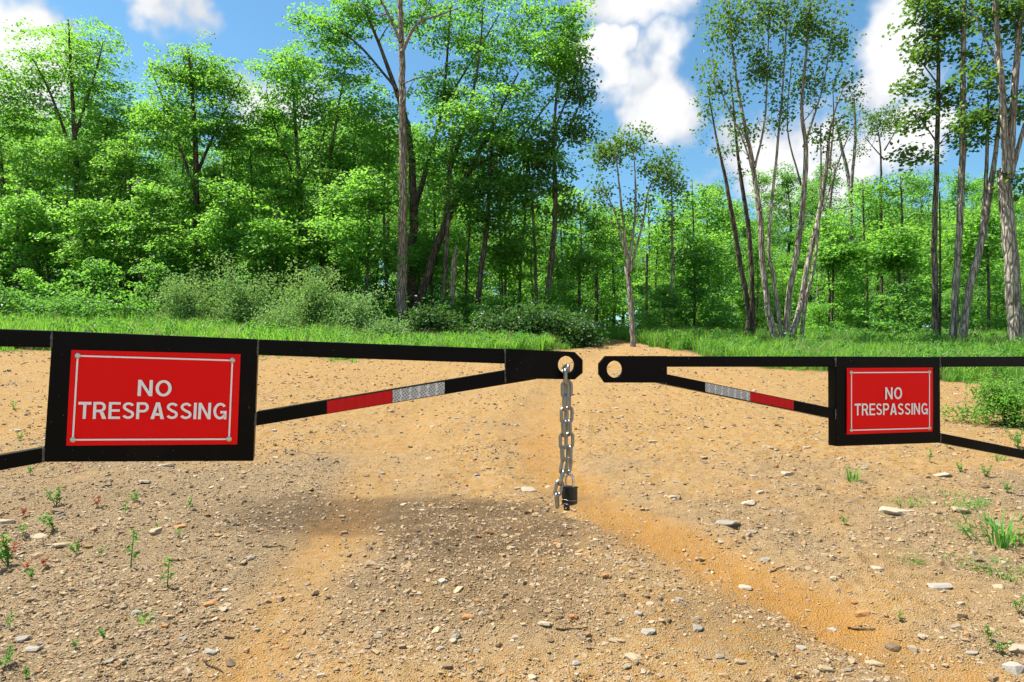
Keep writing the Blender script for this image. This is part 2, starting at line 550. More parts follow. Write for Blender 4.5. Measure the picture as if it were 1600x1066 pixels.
def grow(stems, blobs, per=70, leaf=.13, clump_r=.55, flat=.32, tilt=.55, bare=0.0, sides=9, narrow=.78, twig_r=.010, bark_rough=.05, loose=0):
    """stems: list of (points, radii); blobs: (centre, radii(3), count). Returns stem meshes, branch mesh, foliage mesh"""
    nodes, nrad = [], []
    stem_meshes = []
    for (P, R) in stems:
        n_per = 6
        SP = spline(P, n_per)
        SR = np.interp(np.linspace(0, 1, len(SP)), np.linspace(0, 1, len(R)), R)
        jit = rng.normal(0, 1, SP.shape) * (SR * .08)[:, None]; jit[0] = 0
        SP = SP + jit
        a = Acc(); 
        # root flare
        SR2 = SR.copy(); SR2[0] *= 1.35
        a.tube(SP, SR2, sides, bark_rough, cap=True)
        stem_meshes.append(a.mesh('stem'))
        nodes += list(SP[2:]); nrad += list(SR[2:])
    C = []
    for (c, r, cnt) in blobs:
        d = rng.normal(size=(cnt, 3)); d /= np.linalg.norm(d, axis=1)[:, None]
        rad = rng.random(cnt) ** .42 if not loose else np.abs(rng.normal(.62, .33, cnt))
        C.append(np.asarray(c) + d * rad[:, None] * np.asarray(r))
    C = np.concatenate(C) if C else np.zeros((0, 3))
    br = Acc()
    if len(C):
        N = np.array(nodes); NR = np.array(nrad)
        order = np.argsort(np.min(np.linalg.norm(C[:, None] - N[None], axis=2), axis=1))
        for i in order:
            c = C[i]
            dv = c - N
            dist = np.linalg.norm(dv, axis=1); hor = np.hypot(dv[:, 0], dv[:, 1])
            cost = dist + 1.1 * np.maximum(0, .55 * hor - dv[:, 2])
            j = int(np.argmin(cost)); L = dist[j]
            r0 = min(NR[j] * .6, twig_r + .011 * L)
            mid1 = N[j] + dv[j] * .35 + np.array([0, 0, .10 * L]) + rng.normal(0, .05 * L, 3)
            mid2 = N[j] + dv[j] * .7 + np.array([0, 0, .08 * L]) + rng.normal(0, .05 * L, 3)
            P = np.array([N[j], mid1, mid2, c])
            R = np.array([r0, r0 * .75, r0 * .5, max(.003, r0 * .28)])
            br.tube(P, R, 4)
            N = np.vstack([N, P[1:]]); NR = np.concatenate([NR, R[1:]])
            # short side twigs
            for _ in range(2):
                q = P[2] + rng.normal(0, .38, 3) * clump_r + np.array([0, 0, .12])
                br.tube(np.array([P[2], (P[2] + q) / 2 + rng.normal(0, .03, 3), q]), np.array([R[2] * .6, R[2] * .4, .002]), 3)
    fm = None
    if len(C):
        keep = rng.random(len(C)) >= bare
        CC = C[keep]
        R = clump_r * rng.uniform(.65, 1.35, len(CC))
        t0 = np.clip(rng.normal(.45, .25, len(CC)), 0, 1)
        fm = leaves_mesh('foliage', *clump_leaves(CC, R, per, leaf, flat, tilt, t0), narrow=narrow)
    bm = br.mesh('branches') if br.n else None
    return stem_meshes, bm, fm


def build_tree(name, label, cat, origin, meshes, bark, leafm, group=None, multi=False):
    sm, bm, fm = meshes
    root = empty(name, origin, label, cat, group)
    off = Matrix.Translation(-Vector(origin))
    for i, m_ in enumerate(sm):
        m_.transform(off)
        mobj('stem' if multi else ('trunk' if i == 0 else 'limb'), m_, bark, root)
    if bm:
        bm.transform(off); tag(mobj('branches', bm, bark, root), kind='stuff')
    if fm:
        fm.transform(off); mobj('crown', fm, leafm, root)
    return root


def hero(name, label, Y, stems, blobs, bark='bark', leafm='leaf_maple', multi=False, cat='tree', group=None, dz=0.0, **kw):
    """stems: lists of (px_x, px_y, px_width); blobs: (px_x, px_y, rx, ry, count)"""
    ST = []
    for k, st in enumerate(stems):
        pts, rad = [], []
        ddepth = rng.normal(0, .02)
        for j, (x, y, wd) in enumerate(st):
            p = W(x, y, Y); p[1] += ddepth * Y * j * .12
            pts.append(p); rad.append(wd * .43 * Y / FPX)
        if st[0][1] > 440:                                   # starts at the ground
            gz = float(height(pts[0][0], pts[0][1])) - .12
            if pts[0][2] - gz > .15:
                pts.insert(0, np.array([pts[0][0], pts[0][1], gz])); rad.insert(0, rad[0] * 1.05)
            else:
                pts[0][2] = gz
        ST.append((pts, rad))
    BL = []
    for (x, y, rx, ry, n) in blobs:
        c = W(x, y, Y); s = Y / FPX
        c[1] += rng.normal(0, .25) * rx * s
        BL.append((c, (rx * s, max(rx, .7 * ry) * s * .85, ry * s), n))
    o = ST[0][0][0].copy(); o[2] += .12
    return build_tree(name, label, cat, o, grow(ST, BL, **kw), MAT[bark], MAT[leafm], group, multi)

# ------------------------------------------------------------------ gate
TH = math.atan(FPX / 3760.0)                                  # the two arms stand parallel, turned from the view
ND = np.array([math.sin(TH), -math.cos(TH), 0.0])             # towards the road (camera side)
AD = np.array([math.cos(TH), math.sin(TH), 0.0])              # along the arm
P_LEFT = np.array([-1.275, 1.895, 0.0])
P_RIGHT = np.array([1.303, 2.754, 0.0])


def gp(P0, x, y):
    a = np.array([(x - CX) / FPX, 1.0, (HY - y) / FPX])
    t = (P0 @ ND) / (a @ ND)
    return a * t + np.array([0, 0, CAMZ])


def prism(name, pts, depth, mat, parent, front=0.0, bevel=.003, hole=None, segs=2):
    """front polygon (list of world points in the gate plane) pushed back by depth; hole = (centre, rx, n)"""
    bm = bmesh.new()
    if hole is None:
        f = [bm.verts.new(Vector(p + ND * front)) for p in pts]
        b = [bm.verts.new(Vector(p + ND * (front - depth))) for p in pts]
        bm.faces.new(f); bm.faces.new(b[::-1])
        n = len(pts)
        for i in range(n):
            bm.faces.new((f[i], b[i], b[(i + 1) % n], f[(i + 1) % n]))
        bmesh.ops.recalc_face_normals(bm, faces=bm.faces)
        if bevel:
            bmesh.ops.bevel(bm, geom=bm.edges[:], offset=bevel, segments=segs, affect='EDGES', profile=.5)
    else:
        hc, hr = hole
        n = 40
        # outline resampled by angle round the hole
        ring_o = []
        P2 = [np.array(((p - hc) @ AD, p[2] - hc[2])) for p in pts]
        angs = sorted(set([math.atan2(p[1], p[0]) % (2 * math.pi) for p in P2] + [2 * math.pi * k / n for k in range(n)]))
        for a in angs:
            d = np.array((math.cos(a), math.sin(a))); best = None
            for i in range(len(P2)):
                p, q = P2[i], P2[(i + 1) % len(P2)]
                e = q - p; den = d[0] * e[1] - d[1] * e[0]
                if abs(den) < 1e-9: continue
                t = (p[0] * e[1] - p[1] * e[0]) / den
                u = (p[0] * d[1] - p[1] * d[0]) / den
                if t > 0 and -1e-6 <= u <= 1 + 1e-6 and (best is None or t < best): best = t
            ring_o.append(d * best)
        ring_i = [np.array((math.cos(a), math.sin(a))) * hr for a in angs]

        def w3(p, off): return Vector(hc + AD * p[0] + np.array([0, 0, p[1]]) + ND * off)
        m = len(angs)
        # outer chamfer ring, outer, inner, inner chamfer on both sides
        c = .002
        def shrink(p, k): return p * (1 + k / np.linalg.norm(p))
        loops = [[w3(shrink(p, -c), front) for p in ring_o], [w3(p, front - c) for p in ring_o], [w3(p, front - depth + c) for p in ring_o],
                 [w3(shrink(p, -c), front - depth) for p in ring_o], [w3(shrink(p, c), front - depth) for p in ring_i],
                 [w3(p, front - depth + c) for p in ring_i], [w3(p, front - c) for p in ring_i], [w3(shrink(p, c), front) for p in ring_i]]
        vs = [[bm.verts.new(v) for v in L] for L in loops]
        for k in range(8):
            A, B = vs[k], vs[(k + 1) % 8]
            for i in range(m):
                bm.faces.new((A[i], B[i], B[(i + 1) % m], A[(i + 1) % m]))
        bmesh.ops.recalc_face_normals(bm, faces=bm.faces)
    me = bpy.data.meshes.new(name); bm.to_mesh(me); bm.free()
    me.transform(Matrix.Translation(-parent.matrix_basis.translation) if parent.type == 'EMPTY' else Matrix.Identity(4))
    return mobj(name, me, mat, parent)


def paint_material():
    m, t = new_mat('black_gate_paint')
    P = t.n('ShaderNodeTexCoord').outputs['Object']
    dust = t.noise(P, 5, 5, .6); fleck = t.noise(P, 120, 2, .5)
    col = t.mix(t.math('MULTIPLY', t.smooth(dust, .5, .75), .5), (.0016, .0014, .0013), (.012, .009, .006))
    col = t.mix(t.math('MULTIPLY', t.smooth(fleck, .73, .78), .5), col, (.22, .20, .17))
    r = t.math('ADD', t.math('MULTIPLY', dust, .25), .22)
    finish(t, col, r, bump=t.noise(P, 40, 3, .5), bstr=.14, bdist=.004, spec=.10)
    return m


def sign_red():
    m, t = new_mat('red_sign_face')
    P = t.n('ShaderNodeTexCoord').outputs['Object']
    n1 = t.noise(P, 4, 4, .6)
    finish(t, t.mix(n1, (.86, .007, .007), (.92, .010, .009)), .38, bump=t.noise(P, 7, 2, .4), bstr=.12, bdist=.006, spec=.08)
    return m


def tape_mat(red):
    m, t = new_mat('red_reflective_tape' if red else 'silver_reflective_tape')
    P = t.n('ShaderNodeTexCoord').outputs['Object']
    rot = t.n('ShaderNodeMapping', ins={'Vector': P, 'Rotation': (0, math.radians(35), 0)}).outputs[0]
    vor = t.n('ShaderNodeTexVoronoi', feature='DISTANCE_TO_EDGE', ins={'Vector': rot, 'Scale': 130.0, 'Randomness': 0.25}).outputs['Distance']
    cell = t.smooth(vor, .04, .16)
    scr = t.noise(P, 30, 4, .7)
    if red:
        col = t.mix(cell, (.56, .010, .012), (.66, .014, .014))
        col = t.mix(t.math('MULTIPLY', t.smooth(scr, .6, .8), .4), col, (.20, .01, .01))
    else:
        col = t.mix(cell, (.75, .75, .74), (.24, .25, .25))
        col = t.mix(t.math('MULTIPLY', t.smooth(scr, .58, .75), .6), col, (.16, .10, .07))
    finish(t, col, .35, bump=vor, bstr=.2, bdist=.002, spec=.12 if red else .5)
    return m


def plain(name, col, rough=.5, metal=0.0, spec=.4, bumpscale=None, var=.25):
    m, t = new_mat(name)
    P = t.n('ShaderNodeTexCoord').outputs['Object']
    n1 = t.noise(P, 30, 4, .6)
    c = t.mix(n1, tuple(c * (1 - var) for c in col), tuple(min(1, c * (1 + var)) for c in col))
    finish(t, c, t.math('ADD', t.math('MULTIPLY', n1, .25), rough - .12), metal, bump=t.noise(P, bumpscale or 80, 3, .5), bstr=.08, bdist=.003, spec=spec)
    return m


MAT['paint'] = paint_material()
MAT['red'] = sign_red()
MAT['white'] = plain('white_sign_print', (.93, .90, .89), .6, var=.02, spec=.1)
MAT['tape_red'] = tape_mat(True)
MAT['tape_silver'] = tape_mat(False)
MAT['screw'] = plain('zinc_screw', (.62, .58, .50), .32, 1.0)
MAT['weld'] = plain('weld_bead', (.10, .095, .09), .5, .4)
MAT['chain'] = plain('galvanised_chain', (.30, .29, .27), .36, 1.0, var=.4)
MAT['lock'] = plain('black_lock_shell', (.010, .010, .011), .32, 0.0, .5)
MAT['steel'] = plain('steel_shackle', (.66, .66, .66), .22, 1.0, var=.1)
MAT['post'] = MAT['paint']


def ribbon(path, wd):
    """flat strip of quads along a path"""
    P = np.asarray(path, float); T = np.gradient(P, axis=0); T /= np.linalg.norm(T, axis=1)[:, None]
    N = np.stack([-T[:, 1], T[:, 0]], 1) * wd / 2
    return [[tuple(P[i] + N[i]), tuple(P[i + 1] + N[i + 1]), tuple(P[i + 1] - N[i + 1]), tuple(P[i] - N[i])] for i in range(len(P) - 1)]


def arc(cx, cy, rx, ry, a0, a1, n=14):
    return [(cx + rx * math.cos(math.radians(a)), cy + ry * math.sin(math.radians(a))) for a in np.linspace(a0, a1, n)]


def capital(c):
    """bold grotesque capital of height 1; returns polygons and advance width"""
    t = .155
    if c == 'N':
        return [[(0, 0), (t, 0), (t, 1), (0, 1)], [(.53, 0), (.53 + t, 0), (.53 + t, 1), (.53, 1)],
                [(t, 1), (t, .70), (.53, 0), (.53, .30)]], .715
    if c == 'T':
        return [[(0, 1 - .165), (.66, 1 - .165), (.66, 1), (0, 1)], [(.33 - t / 2, 0), (.33 + t / 2, 0), (.33 + t / 2, 1 - .165), (.33 - t / 2, 1 - .165)]], .66
    if c == 'I':
        return [[(0, 0), (t, 0), (t, 1), (0, 1)]], t
    if c == 'E':
        h = .142; w_ = .60
        return [[(0, 0), (t, 0), (t, 1), (0, 1)]] + [[(t, y), (w_ - (.03 if 0 < y < .8 else 0), y), (w_ - (.03 if 0 < y < .8 else 0), y + h), (t, y + h)] for y in (0, .43, 1 - h)], .60
    if c in 'PR':
        h = .142
        out = [[(0, 0), (t, 0), (t, 1), (0, 1)]]
        y0, y1 = .40, 1.0
        path = [(t, y1 - h / 2), (.36, y1 - h / 2)] + arc(.36, (y0 + y1) / 2, .205, (y1 - y0 - h) / 2, 84, -84, 13) + [(.36, y0 + h / 2), (t, y0 + h / 2)]
        out += ribbon(path, h * 1.06)
        if c == 'R':
            out += [[(.33, y0 - .003), (.48, 0), (.69, 0), (.53, y0 + .005)]]
            return out, .69
        return out, .655
    if c == 'A':
        l = [(0, 0), (.195, 0), (.36, .79), (.36, 1), (.255, 1)]
        r = [(.72 - x, y) for x, y in l][::-1]
        return [l, r, [(.195 + .165 * .20 / .79 + .004, .20), (.525 - .165 * .20 / .79 - .004, .20), (.525 - .165 * .36 / .79 - .004, .36), (.195 + .165 * .36 / .79 + .004, .36)]], .72
    if c == 'O':
        return ribbon(arc(.39, .5, .30, .43, 0, 360, 37), .155), .78
    if c == 'G':
        p = arc(.39, .5, .30, .43, 40, 330, 28)
        return ribbon(p, .15) + [[(.40, .36), (.745, .36), (.745, .51), (.40, .51)], [(.60, 0.0), (.745, 0.0), (.745, .36), (.60, .36)]], .745
    if c == 'S':
        p = arc(.32, .735, .225, .185, 20, 255, 18)[:-1] + arc(.32, .275, .235, .195, 78, -160, 20)
        return ribbon(p, .145), .64
    raise ValueError(c)


def lettering(txt, P0, box, parent, root, front):
    """box: px corners TL, TR, BR, BL; each character is a flat print, stacked by hairs so strokes do not share a plane"""
    gap = .095
    polys, x = [], 0.0
    for c in txt:
        ps, adv = capital(c)
        for k, p in enumerate(ps):
            polys.append(([(x + u, v) for u, v in p], min(k, 3) * .00006))
        x += adv + gap
    x -= gap
    tl, tr, br, bl = [gp(P0, *c) for c in box]
    rl = np.array(root.location)
    V_, F_ = [], []
    for p, lift in polys:
        idx = []
        for u, k in p:
            u = u / x
            q = (bl * (1 - u) + br * u) * (1 - k) + (tl * (1 - u) + tr * u) * k
            idx.append(len(V_)); V_.append(tuple(q + ND * (front + lift) - rl))
        F_.append(idx)
    me = bpy.data.meshes.new('lettering'); me.from_pydata(V_, [], F_); me.update()
    return mobj('lettering', me, MAT['white'], parent)


def screw_head(p, r, root, parent):
    a = Acc()
    n = ND; u = AD; v = np.array([0, 0, 1.])
    bm = bmesh.new()
    prof = [(0.0, .0042), (.55, .0038), (.9, .0022), (1.0, .0)]
    rings = []
    for (k, h) in prof:
        if k == 0:
            rings.append([bm.verts.new(Vector(p + n * h))])
        else:
            rings.append([bm.verts.new(Vector(p + n * h + (u * math.cos(t) + v * math.sin(t)) * r * k)) for t in np.linspace(0, 2 * math.pi, 12, endpoint=False)])
    for i in range(12):
        bm.faces.new((rings[0][0], rings[1][i], rings[1][(i + 1) % 12]))
        for k in (1, 2):
            bm.faces.new((rings[k][i], rings[k + 1][i], rings[k + 1][(i + 1) % 12], rings[k][(i + 1) % 12]))
    bmesh.ops.recalc_face_normals(bm, faces=bm.faces)
    me = bpy.data.meshes.new('screw'); bm.to_mesh(me); bm.free()
    me.transform(Matrix.Translation(-root.matrix_basis.translation))
    for f in me.polygons: f.use_smooth = True
    return mobj('screw', me, MAT['screw'], parent)


def weld(p, q, r, root, parent):
    a = Acc()
    n = 14
    t = np.linspace(0, 1, n)[:, None]
    P = p * (1 - t) + q * t
    R = r * (1 + .22 * rng.normal(size=n))
    a.tube(P, R, 6, .08, cap=True)
    me = a.mesh('weld_bead'); me.transform(Matrix.Translation(-root.matrix_basis.translation))
    return mobj('weld_bead', me, MAT['weld'], parent)


TUBE = .051


def make_gate(side, label, sign_label):
    L = side == 'left'
    P0 = P_LEFT if L else P_RIGHT
    G = lambda x, y: gp(P0, x, y)
    if L:
        rail_in = [(403.5, 530.3), (790, 545.3), (790, 568.5), (402.3, 555)]
        rail_out = [(0, 513.8), (81.5, 516.8), (80.3, 543.6), (0, 541.4)]
        brace_in = [(400, 644), (840, 571), (840, 592.5), (398.6, 666)]
        brace_out = [(0, 711), (68, 699), (67.5, 723), (0, 735.5)]
        panel = [(82, 516.8), (403.5, 530), (396, 720.5), (67.8, 722)]
        plate = [(790, 545), (896, 550), (908.5, 562.5), (908.5, 582.7), (896, 593), (790, 591)]
        hole = (883, 570, 13.6)
        sign = [(113, 547), (376.4, 553.5), (371, 694), (105, 696)]
        border = [(123.4, 556.2), (363.8, 563.3), (358.5, 685.7), (115.8, 686.7)]
        no = [(217.5, 593.4), (270.3, 594.4), (269.3, 619.2), (216.2, 618.6)]
        tr = [(124.6, 627.6), (355.6, 629.5), (354.2, 654.8), (123.2, 654)]
        red, silver = (511, 613), (613.6, 694.5)
    else:
        rail_in = [(1040, 556.7), (1305, 557.2), (1305, 573.6), (1040, 573.4)]
        rail_out = [(1468, 557.6), (1600, 557.2), (1600, 573.0), (1468, 573.6)]
        brace_in = [(995, 575), (1305, 638.5), (1305, 655), (995, 591.5)]
        brace_out = [(1469, 676.5), (1600, 703), (1600, 717), (1469, 692)]
        panel = [(1305, 557), (1468, 558), (1469, 692), (1305.7, 697.6)]
        plate = [(1040, 556.3), (1040, 598), (942.9, 597.9), (933.7, 584.7), (933.7, 568), (943.8, 556.3)]
        hole = (958.5, 577, 13.2)
        sign = [(1321.3, 575.1), (1454.8, 574.3), (1454.8, 674), (1321.3, 678.8)]
        border = [(1327.4, 582.4), (1449, 581.6), (1449, 668.8), (1327.4, 672)]
        no = [(1380, 605.2), (1406.3, 605.0), (1406.3, 623.4), (1380, 623.9)]
        tr = [(1332.0, 630.6), (1446.4, 629.6), (1446.4, 647.2), (1332.0, 649.0)]
        red, silver = (1172.5, 1240), (1102, 1172)
    # hinge post just outside the picture
    far = G(0, 600) if L else G(1600, 600)
    post_s = far + AD * (-.85 if L else .85)
    gz = float(height(post_s[0], post_s[1]))
    root = empty('barrier_gate', (post_s[0], post_s[1], gz), label, 'gate')
    pr = lambda n, px, dep, mat, fr=0.0, par=None, bv=.004: prism(n, [G(*q) for q in px], dep, mat, root, fr, bv)

    def extend(px):
        """continue an outer bar past the frame to the post"""
        p = [G(*q) for q in px]
        a, b = (0, 1) if L else (1, 0)
        c, d = (3, 2) if L else (2, 3)
        d1 = p[a] - p[b]; d2 = p[c] - p[d]
        k = ((post_s - p[a]) @ AD) / (d1 @ AD)
        p[a] = p[a] + d1 * k
        k = ((post_s - p[c]) @ AD) / (d2 @ AD)
        p[c] = p[c] + d2 * k
        return p
    pr('rail', rail_in, TUBE, MAT['paint'])
    prism('rail', extend(rail_out), TUBE, MAT['paint'], root, 0, .004)
    br = pr('brace', brace_in, TUBE * .98, MAT['paint'], -.001)
    prism('brace', extend(brace_out), TUBE * .98, MAT['paint'], root, -.001, .004)
    pr('mounting_panel', panel, .046, MAT['paint'], .003, bv=.0035)
    hx = G(hole[0], hole[1])
    hr = hole[2] / FPX * hx[1]
    prism('end_plate', [G(*q) for q in plate], .012, MAT['paint'], root, .0135, hole=(hx, hr))

    # tape on the brace, cut to the brace's front face
    def brace_at(x):
        (x0, y0), (x1, y1), (x2, y2), (x3, y3) = brace_in
        t = (x - x0) / (x1 - x0); u = (x - x3) / (x2 - x3)
        top = y0 + (y1 - y0) * t; bot = y3 + (y2 - y3) * u
        return top + 1.2, bot - 1.2
    for nm, (x0, x1), mt in (('red_tape', red, 'tape_red'), ('silver_tape', silver, 'tape_silver')):
        a, b = brace_at(x0), brace_at(x1)
        prism(nm, [G(x0, a[0]), G(x1, b[0]), G(x1, b[1]), G(x0, a[1])], .0012, MAT[mt], root, .0006, 0)
    # sign screwed to the panel: a thin, slightly wavy sheet
    tl, trr, brr, bl = [G(*q) for q in sign]
    n, m = 17, 11
    U, K = np.meshgrid(np.linspace(0, 1, n), np.linspace(0, 1, m))
    bend = .0018 * np.sin(K * math.pi) * np.cos(U * math.pi * 2) + .0012
    F = (bl * (1 - U[..., None]) + brr * U[..., None]) * (1 - K[..., None]) + (tl * (1 - U[..., None]) + trr * U[..., None]) * K[..., None]
    Fr = F + ND * (.0065 + bend)[..., None]; Bk = F + ND * (.0040 + 0 * bend)[..., None]
    Vv = np.concatenate([Fr.reshape(-1, 3), Bk.reshape(-1, 3)]) - np.array(root.location)
    q = np.arange(n * m).reshape(m, n); o2 = n * m
    qf = np.stack([q[:-1, :-1], q[:-1, 1:], q[1:, 1:], q[1:, :-1]], -1).reshape(-1, 4)
    rim = np.concatenate([q[0, :], q[1:, -1], q[-1, -2::-1], q[-2:0:-1, 0]])
    rn = np.roll(rim, -1)
    qs = np.stack([rim, rim + o2, rn + o2, rn], 1)
    so = mobj('sign', fast_mesh('sign', Vv, [qf, qf[:, ::-1] + o2, qs], False), MAT['red'], root)
    so['label'] = sign_label
    FR = .0108
    # white printed border
    bp = [G(*c) for c in border]; lw = .0022
    for a, b in ((0, 1), (1, 2), (2, 3), (3, 0)):
        p, r_ = bp[a], bp[b]
        along = (r_ - p) / np.linalg.norm(r_ - p); side_v = np.cross(along, ND)
        ins = .006
        p = p + along * ins; r_ = r_ - along * ins
        prism('border_line', [p - side_v * lw, r_ - side_v * lw, r_ + side_v * lw, p + side_v * lw], .0004, MAT['white'], so, FR, 0).data.transform(Matrix.Translation(-root.matrix_basis.translation))
    lettering('NO', P0, no, so, root, FR)
    lettering('TRESPASSING', P0, tr, so, root, FR)
    for p in bp:
        screw_head(p + ND * (FR - .0006), .0085, root, so)
    # weld beads where tubes meet panel and plate
    for px0, px1 in ([((403.8, 531), (402.5, 555)), ((81.8, 517), (80.6, 543)), ((400, 645), (398.8, 665)), ((68.8, 699), (68, 722)), ((789.5, 546), (789.5, 598))] if L else
                     [((1305, 558), (1305, 573)), ((1468, 558), (1468.3, 574)), ((1305, 639), (1305, 655)), ((1469, 677), (1469, 691)), ((1040.3, 557), (1040.3, 600))]):
        weld(G(*px0) + ND * .002, G(*px1) + ND * .002, .0034, root, root)
    # post
    a = Acc()
    top = CAMZ + .22
    pc = post_s + AD * (-.10 if L else .10) - ND * .025
    a.tube(np.array([[pc[0], pc[1], gz - .3], [pc[0], pc[1], gz + .3], [pc[0], pc[1], top - .02], [pc[0], pc[1], top]]), np.array([.075, .075, .075, .06]), 16, 0, cap=True)
    pm = a.mesh('post'); pm.transform(Matrix.Translation(-root.matrix_basis.translation)); mobj('post', pm, MAT['paint'], root)
    for px in (rail_out, brace_out):
        e = extend(px)
        k = (e[0] + e[3]) / 2 if L else (e[1] + e[2]) / 2
        a = Acc(); k = k - ND * .025
        a.tube(np.array([k + [0, 0, -.05], k + [0, 0, .05]]), np.array([.035, .035]), 12, 0, cap=True)
        hm = a.mesh('hinge'); hm.transform(Matrix.Translation(-root.matrix_basis.translation)); mobj('hinge', hm, MAT['paint'], root)
    return root


gate_l = make_gate('left', 'near black steel gate arm with the large red sign and the hanging chain', 'large red NO TRESPASSING sign with white border')
gate_r = make_gate('right', 'farther black steel gate arm with the smaller-looking red sign and an empty end hole', 'red NO TRESPASSING sign on the farther arm')

# ------------------------------------------------------------------ chain and padlock
LINK_L, LINK_W, WIRE = .0600, .0345, .0059


def link_mesh(length=LINK_L, width=LINK_W, wire=WIRE):
    """stadium ring in the XZ plane, long axis Z"""
    r = width / 2 - wire; h = length / 2 - width / 2
    path = []
    for t in np.linspace(0, math.pi, 11): path.append((math.cos(t) * r, h + math.sin(t) * r))
    for t in np.linspace(math.pi, 2 * math.pi, 11): path.append((math.cos(t) * r, -h + math.sin(t) * r))
    n = len(path); s = 9
    V = []; Qd = []
    for i, (x, z) in enumerate(path):
        px_, pz = path[i - 1]; qx, qz = path[(i + 1) % n]
        tx, tz = qx - px_, qz - pz; l = math.hypot(tx, tz); tx /= l; tz /= l
        nx_, nz_ = tz, -tx
        for k in range(s):
            a = 2 * math.pi * k / s
            V.append((x + nx_ * math.cos(a) * wire, math.sin(a) * wire, z + nz_ * math.cos(a) * wire))
    for i in range(n):
        for k in range(s):
            a = i * s + k; b = i * s + (k + 1) % s; c = ((i + 1) % n) * s + (k + 1) % s; d = ((i + 1) % n) * s + k
            Qd.append((a, b, c, d))
    return fast_mesh('link', np.array(V), [np.array(Qd)], smooth=True)


hole_p = gp(P_LEFT, 883, 582)
chain = empty('chain', hole_p, 'galvanised steel chain hanging double from the end hole of the gate', 'chain')
lm = link_mesh(); lm.materials.append(MAT['chain'])
GROT = math.atan2(AD[1], AD[0])


def add_link(x, y, off, turn, roll=0.0, lean=0.0):
    """link centred at px (x,y), 'off' metres in front of the gate plane; turn 0 = facing the camera, 90 = edge on"""
    p = gp(P_LEFT, x, y) + ND * off
    o = bpy.data.objects.new('link', lm)
    o.matrix_basis = Matrix.Translation(Vector(p - hole_p)) @ Matrix.Rotation(GROT, 4, 'Z') @ Matrix.Rotation(math.radians(roll), 4, 'Y') @ Matrix.Rotation(math.radians(lean), 4, 'X') @ Matrix.Rotation(math.radians(turn), 4, 'Z')
    return link(o, chain)


# one link lies through the hole, the strands hang in front of and behind the plate
add_link(882.5, 576.5, .008, 82, 8, 84)
PITCH = 20.0
fr, bk = .035, -.020
for i in range(7):                                   # front strand
    add_link(877.6 - .2 * i + (.6 if i % 2 else 0), 588.5 + PITCH * i, fr - .0035 * i, 78 if i % 2 == 0 else 14, rng.normal(0, 2))
for i in range(7):                                   # rear strand
    add_link(889.6 + (.5 if i % 2 else -.4), 588.5 + PITCH * i, bk + .0035 * i, 100 if i % 2 == 0 else -10, rng.normal(0, 2))
# the free end past the lock
add_link(887.6, 727.0, .006, 34, 8)
add_link(878.8, 727.5, .014, 20, 14)
add_link(874.2, 744.5, .020, 74, 18)
add_link(869.2, 760.5, .024, 8, 14)
add_link(866.6, 779.5, .024, 62, -3)

lk = gp(P_LEFT, 888, 774)
lock = empty('padlock', gp(P_LEFT, 888, 791) + ND * .012, 'black padlock with steel shackle closing the bottom of the chain', 'padlock')


def rbox(name, sx, sy, sz, mat, parent, loc, bev=.005, rot=0.0):
    bm = bmesh.new()
    bmesh.ops.create_cube(bm, size=1)
    bmesh.ops.scale(bm, vec=(sx, sy, sz), verts=bm.verts)
    bmesh.ops.bevel(bm, geom=bm.edges[:], offset=bev, segments=3, affect='EDGES', profile=.6)
    me = bpy.data.meshes.new(name); bm.to_mesh(me); bm.free()
    for f in me.polygons: f.use_smooth = True
    o = mobj(name, me, mat, parent); o.location = loc; o.rotation_euler = (0, 0, rot)
    return o


LR = math.radians(-38)
body = rbox('body', .047, .030, .058, MAT['lock'], lock, (0, 0, .029 + .010), .005, LR)
rbox('band', .0476, .0306, .0012, MAT['steel'], body, (0, 0, -.014), .0005)
rbox('cover_lip', .0484, .0314, .006, MAT['lock'], body, (0, 0, .027), .002)
a = Acc()
sh = [(-.0145, .018), (-.0145, .050)] + [(-.0145 * math.cos(t), .050 + .0145 * math.sin(t)) for t in np.linspace(.25, math.pi - .25, 9)] + [(.0145, .050), (.0145, .018)]
a.tube(np.array([(x, 0, z) for x, z in sh]), np.full(len(sh), .0043), 10)
so = mobj('shackle', a.mesh('shackle'), MAT['steel'], lock); so.location = (0, 0, .045); so.rotation_euler = (0, 0, LR)
kc = rbox('keyway_cover', .021, .010, .024, MAT['lock'], lock, (-.010, -.006, .001), .004, LR)
kc2 = rbox('cover_pin', .004, .0125, .004, MAT['steel'], kc, (0, 0, -.004), .0015)

# ------------------------------------------------------------------ the trees one can tell apart
MA = dict(per=80, leaf=.118, clump_r=.62, flat=.20, tilt=.46)
THIN = dict(loose=1, per=20, leaf=.10, clump_r=.30, flat=.8, tilt=.9, narrow=.7)
G_EDGE = 'trees along the edge of the clearing'
hero('maple_tree', 'tall full maple at the left edge with a rounded top above its neighbours', 28,
     [[(118, 480, 12), (120, 300, 10), (112, 150, 6), (105, 30, 3)], [(117, 250, 6), (80, 150, 4), (50, 90, 2)], [(115, 220, 5), (150, 120, 3), (165, 70, 2)]],
     [(100, 70, 85, 65, 75), (50, 150, 55, 55, 30), (150, 160, 45, 60, 32), (110, 270, 85, 50, 45), (90, 360, 70, 45, 30)], 'bark_dark', **MA)
hero('maple_tree', 'leafy tree cut by the left edge of the picture', 27,
     [[(8, 475, 9), (5, 300, 7), (-8, 180, 3)]], [(-10, 230, 70, 80, 55), (15, 350, 60, 60, 40), (-30, 120, 60, 50, 25)], 'bark_dark', **MA)
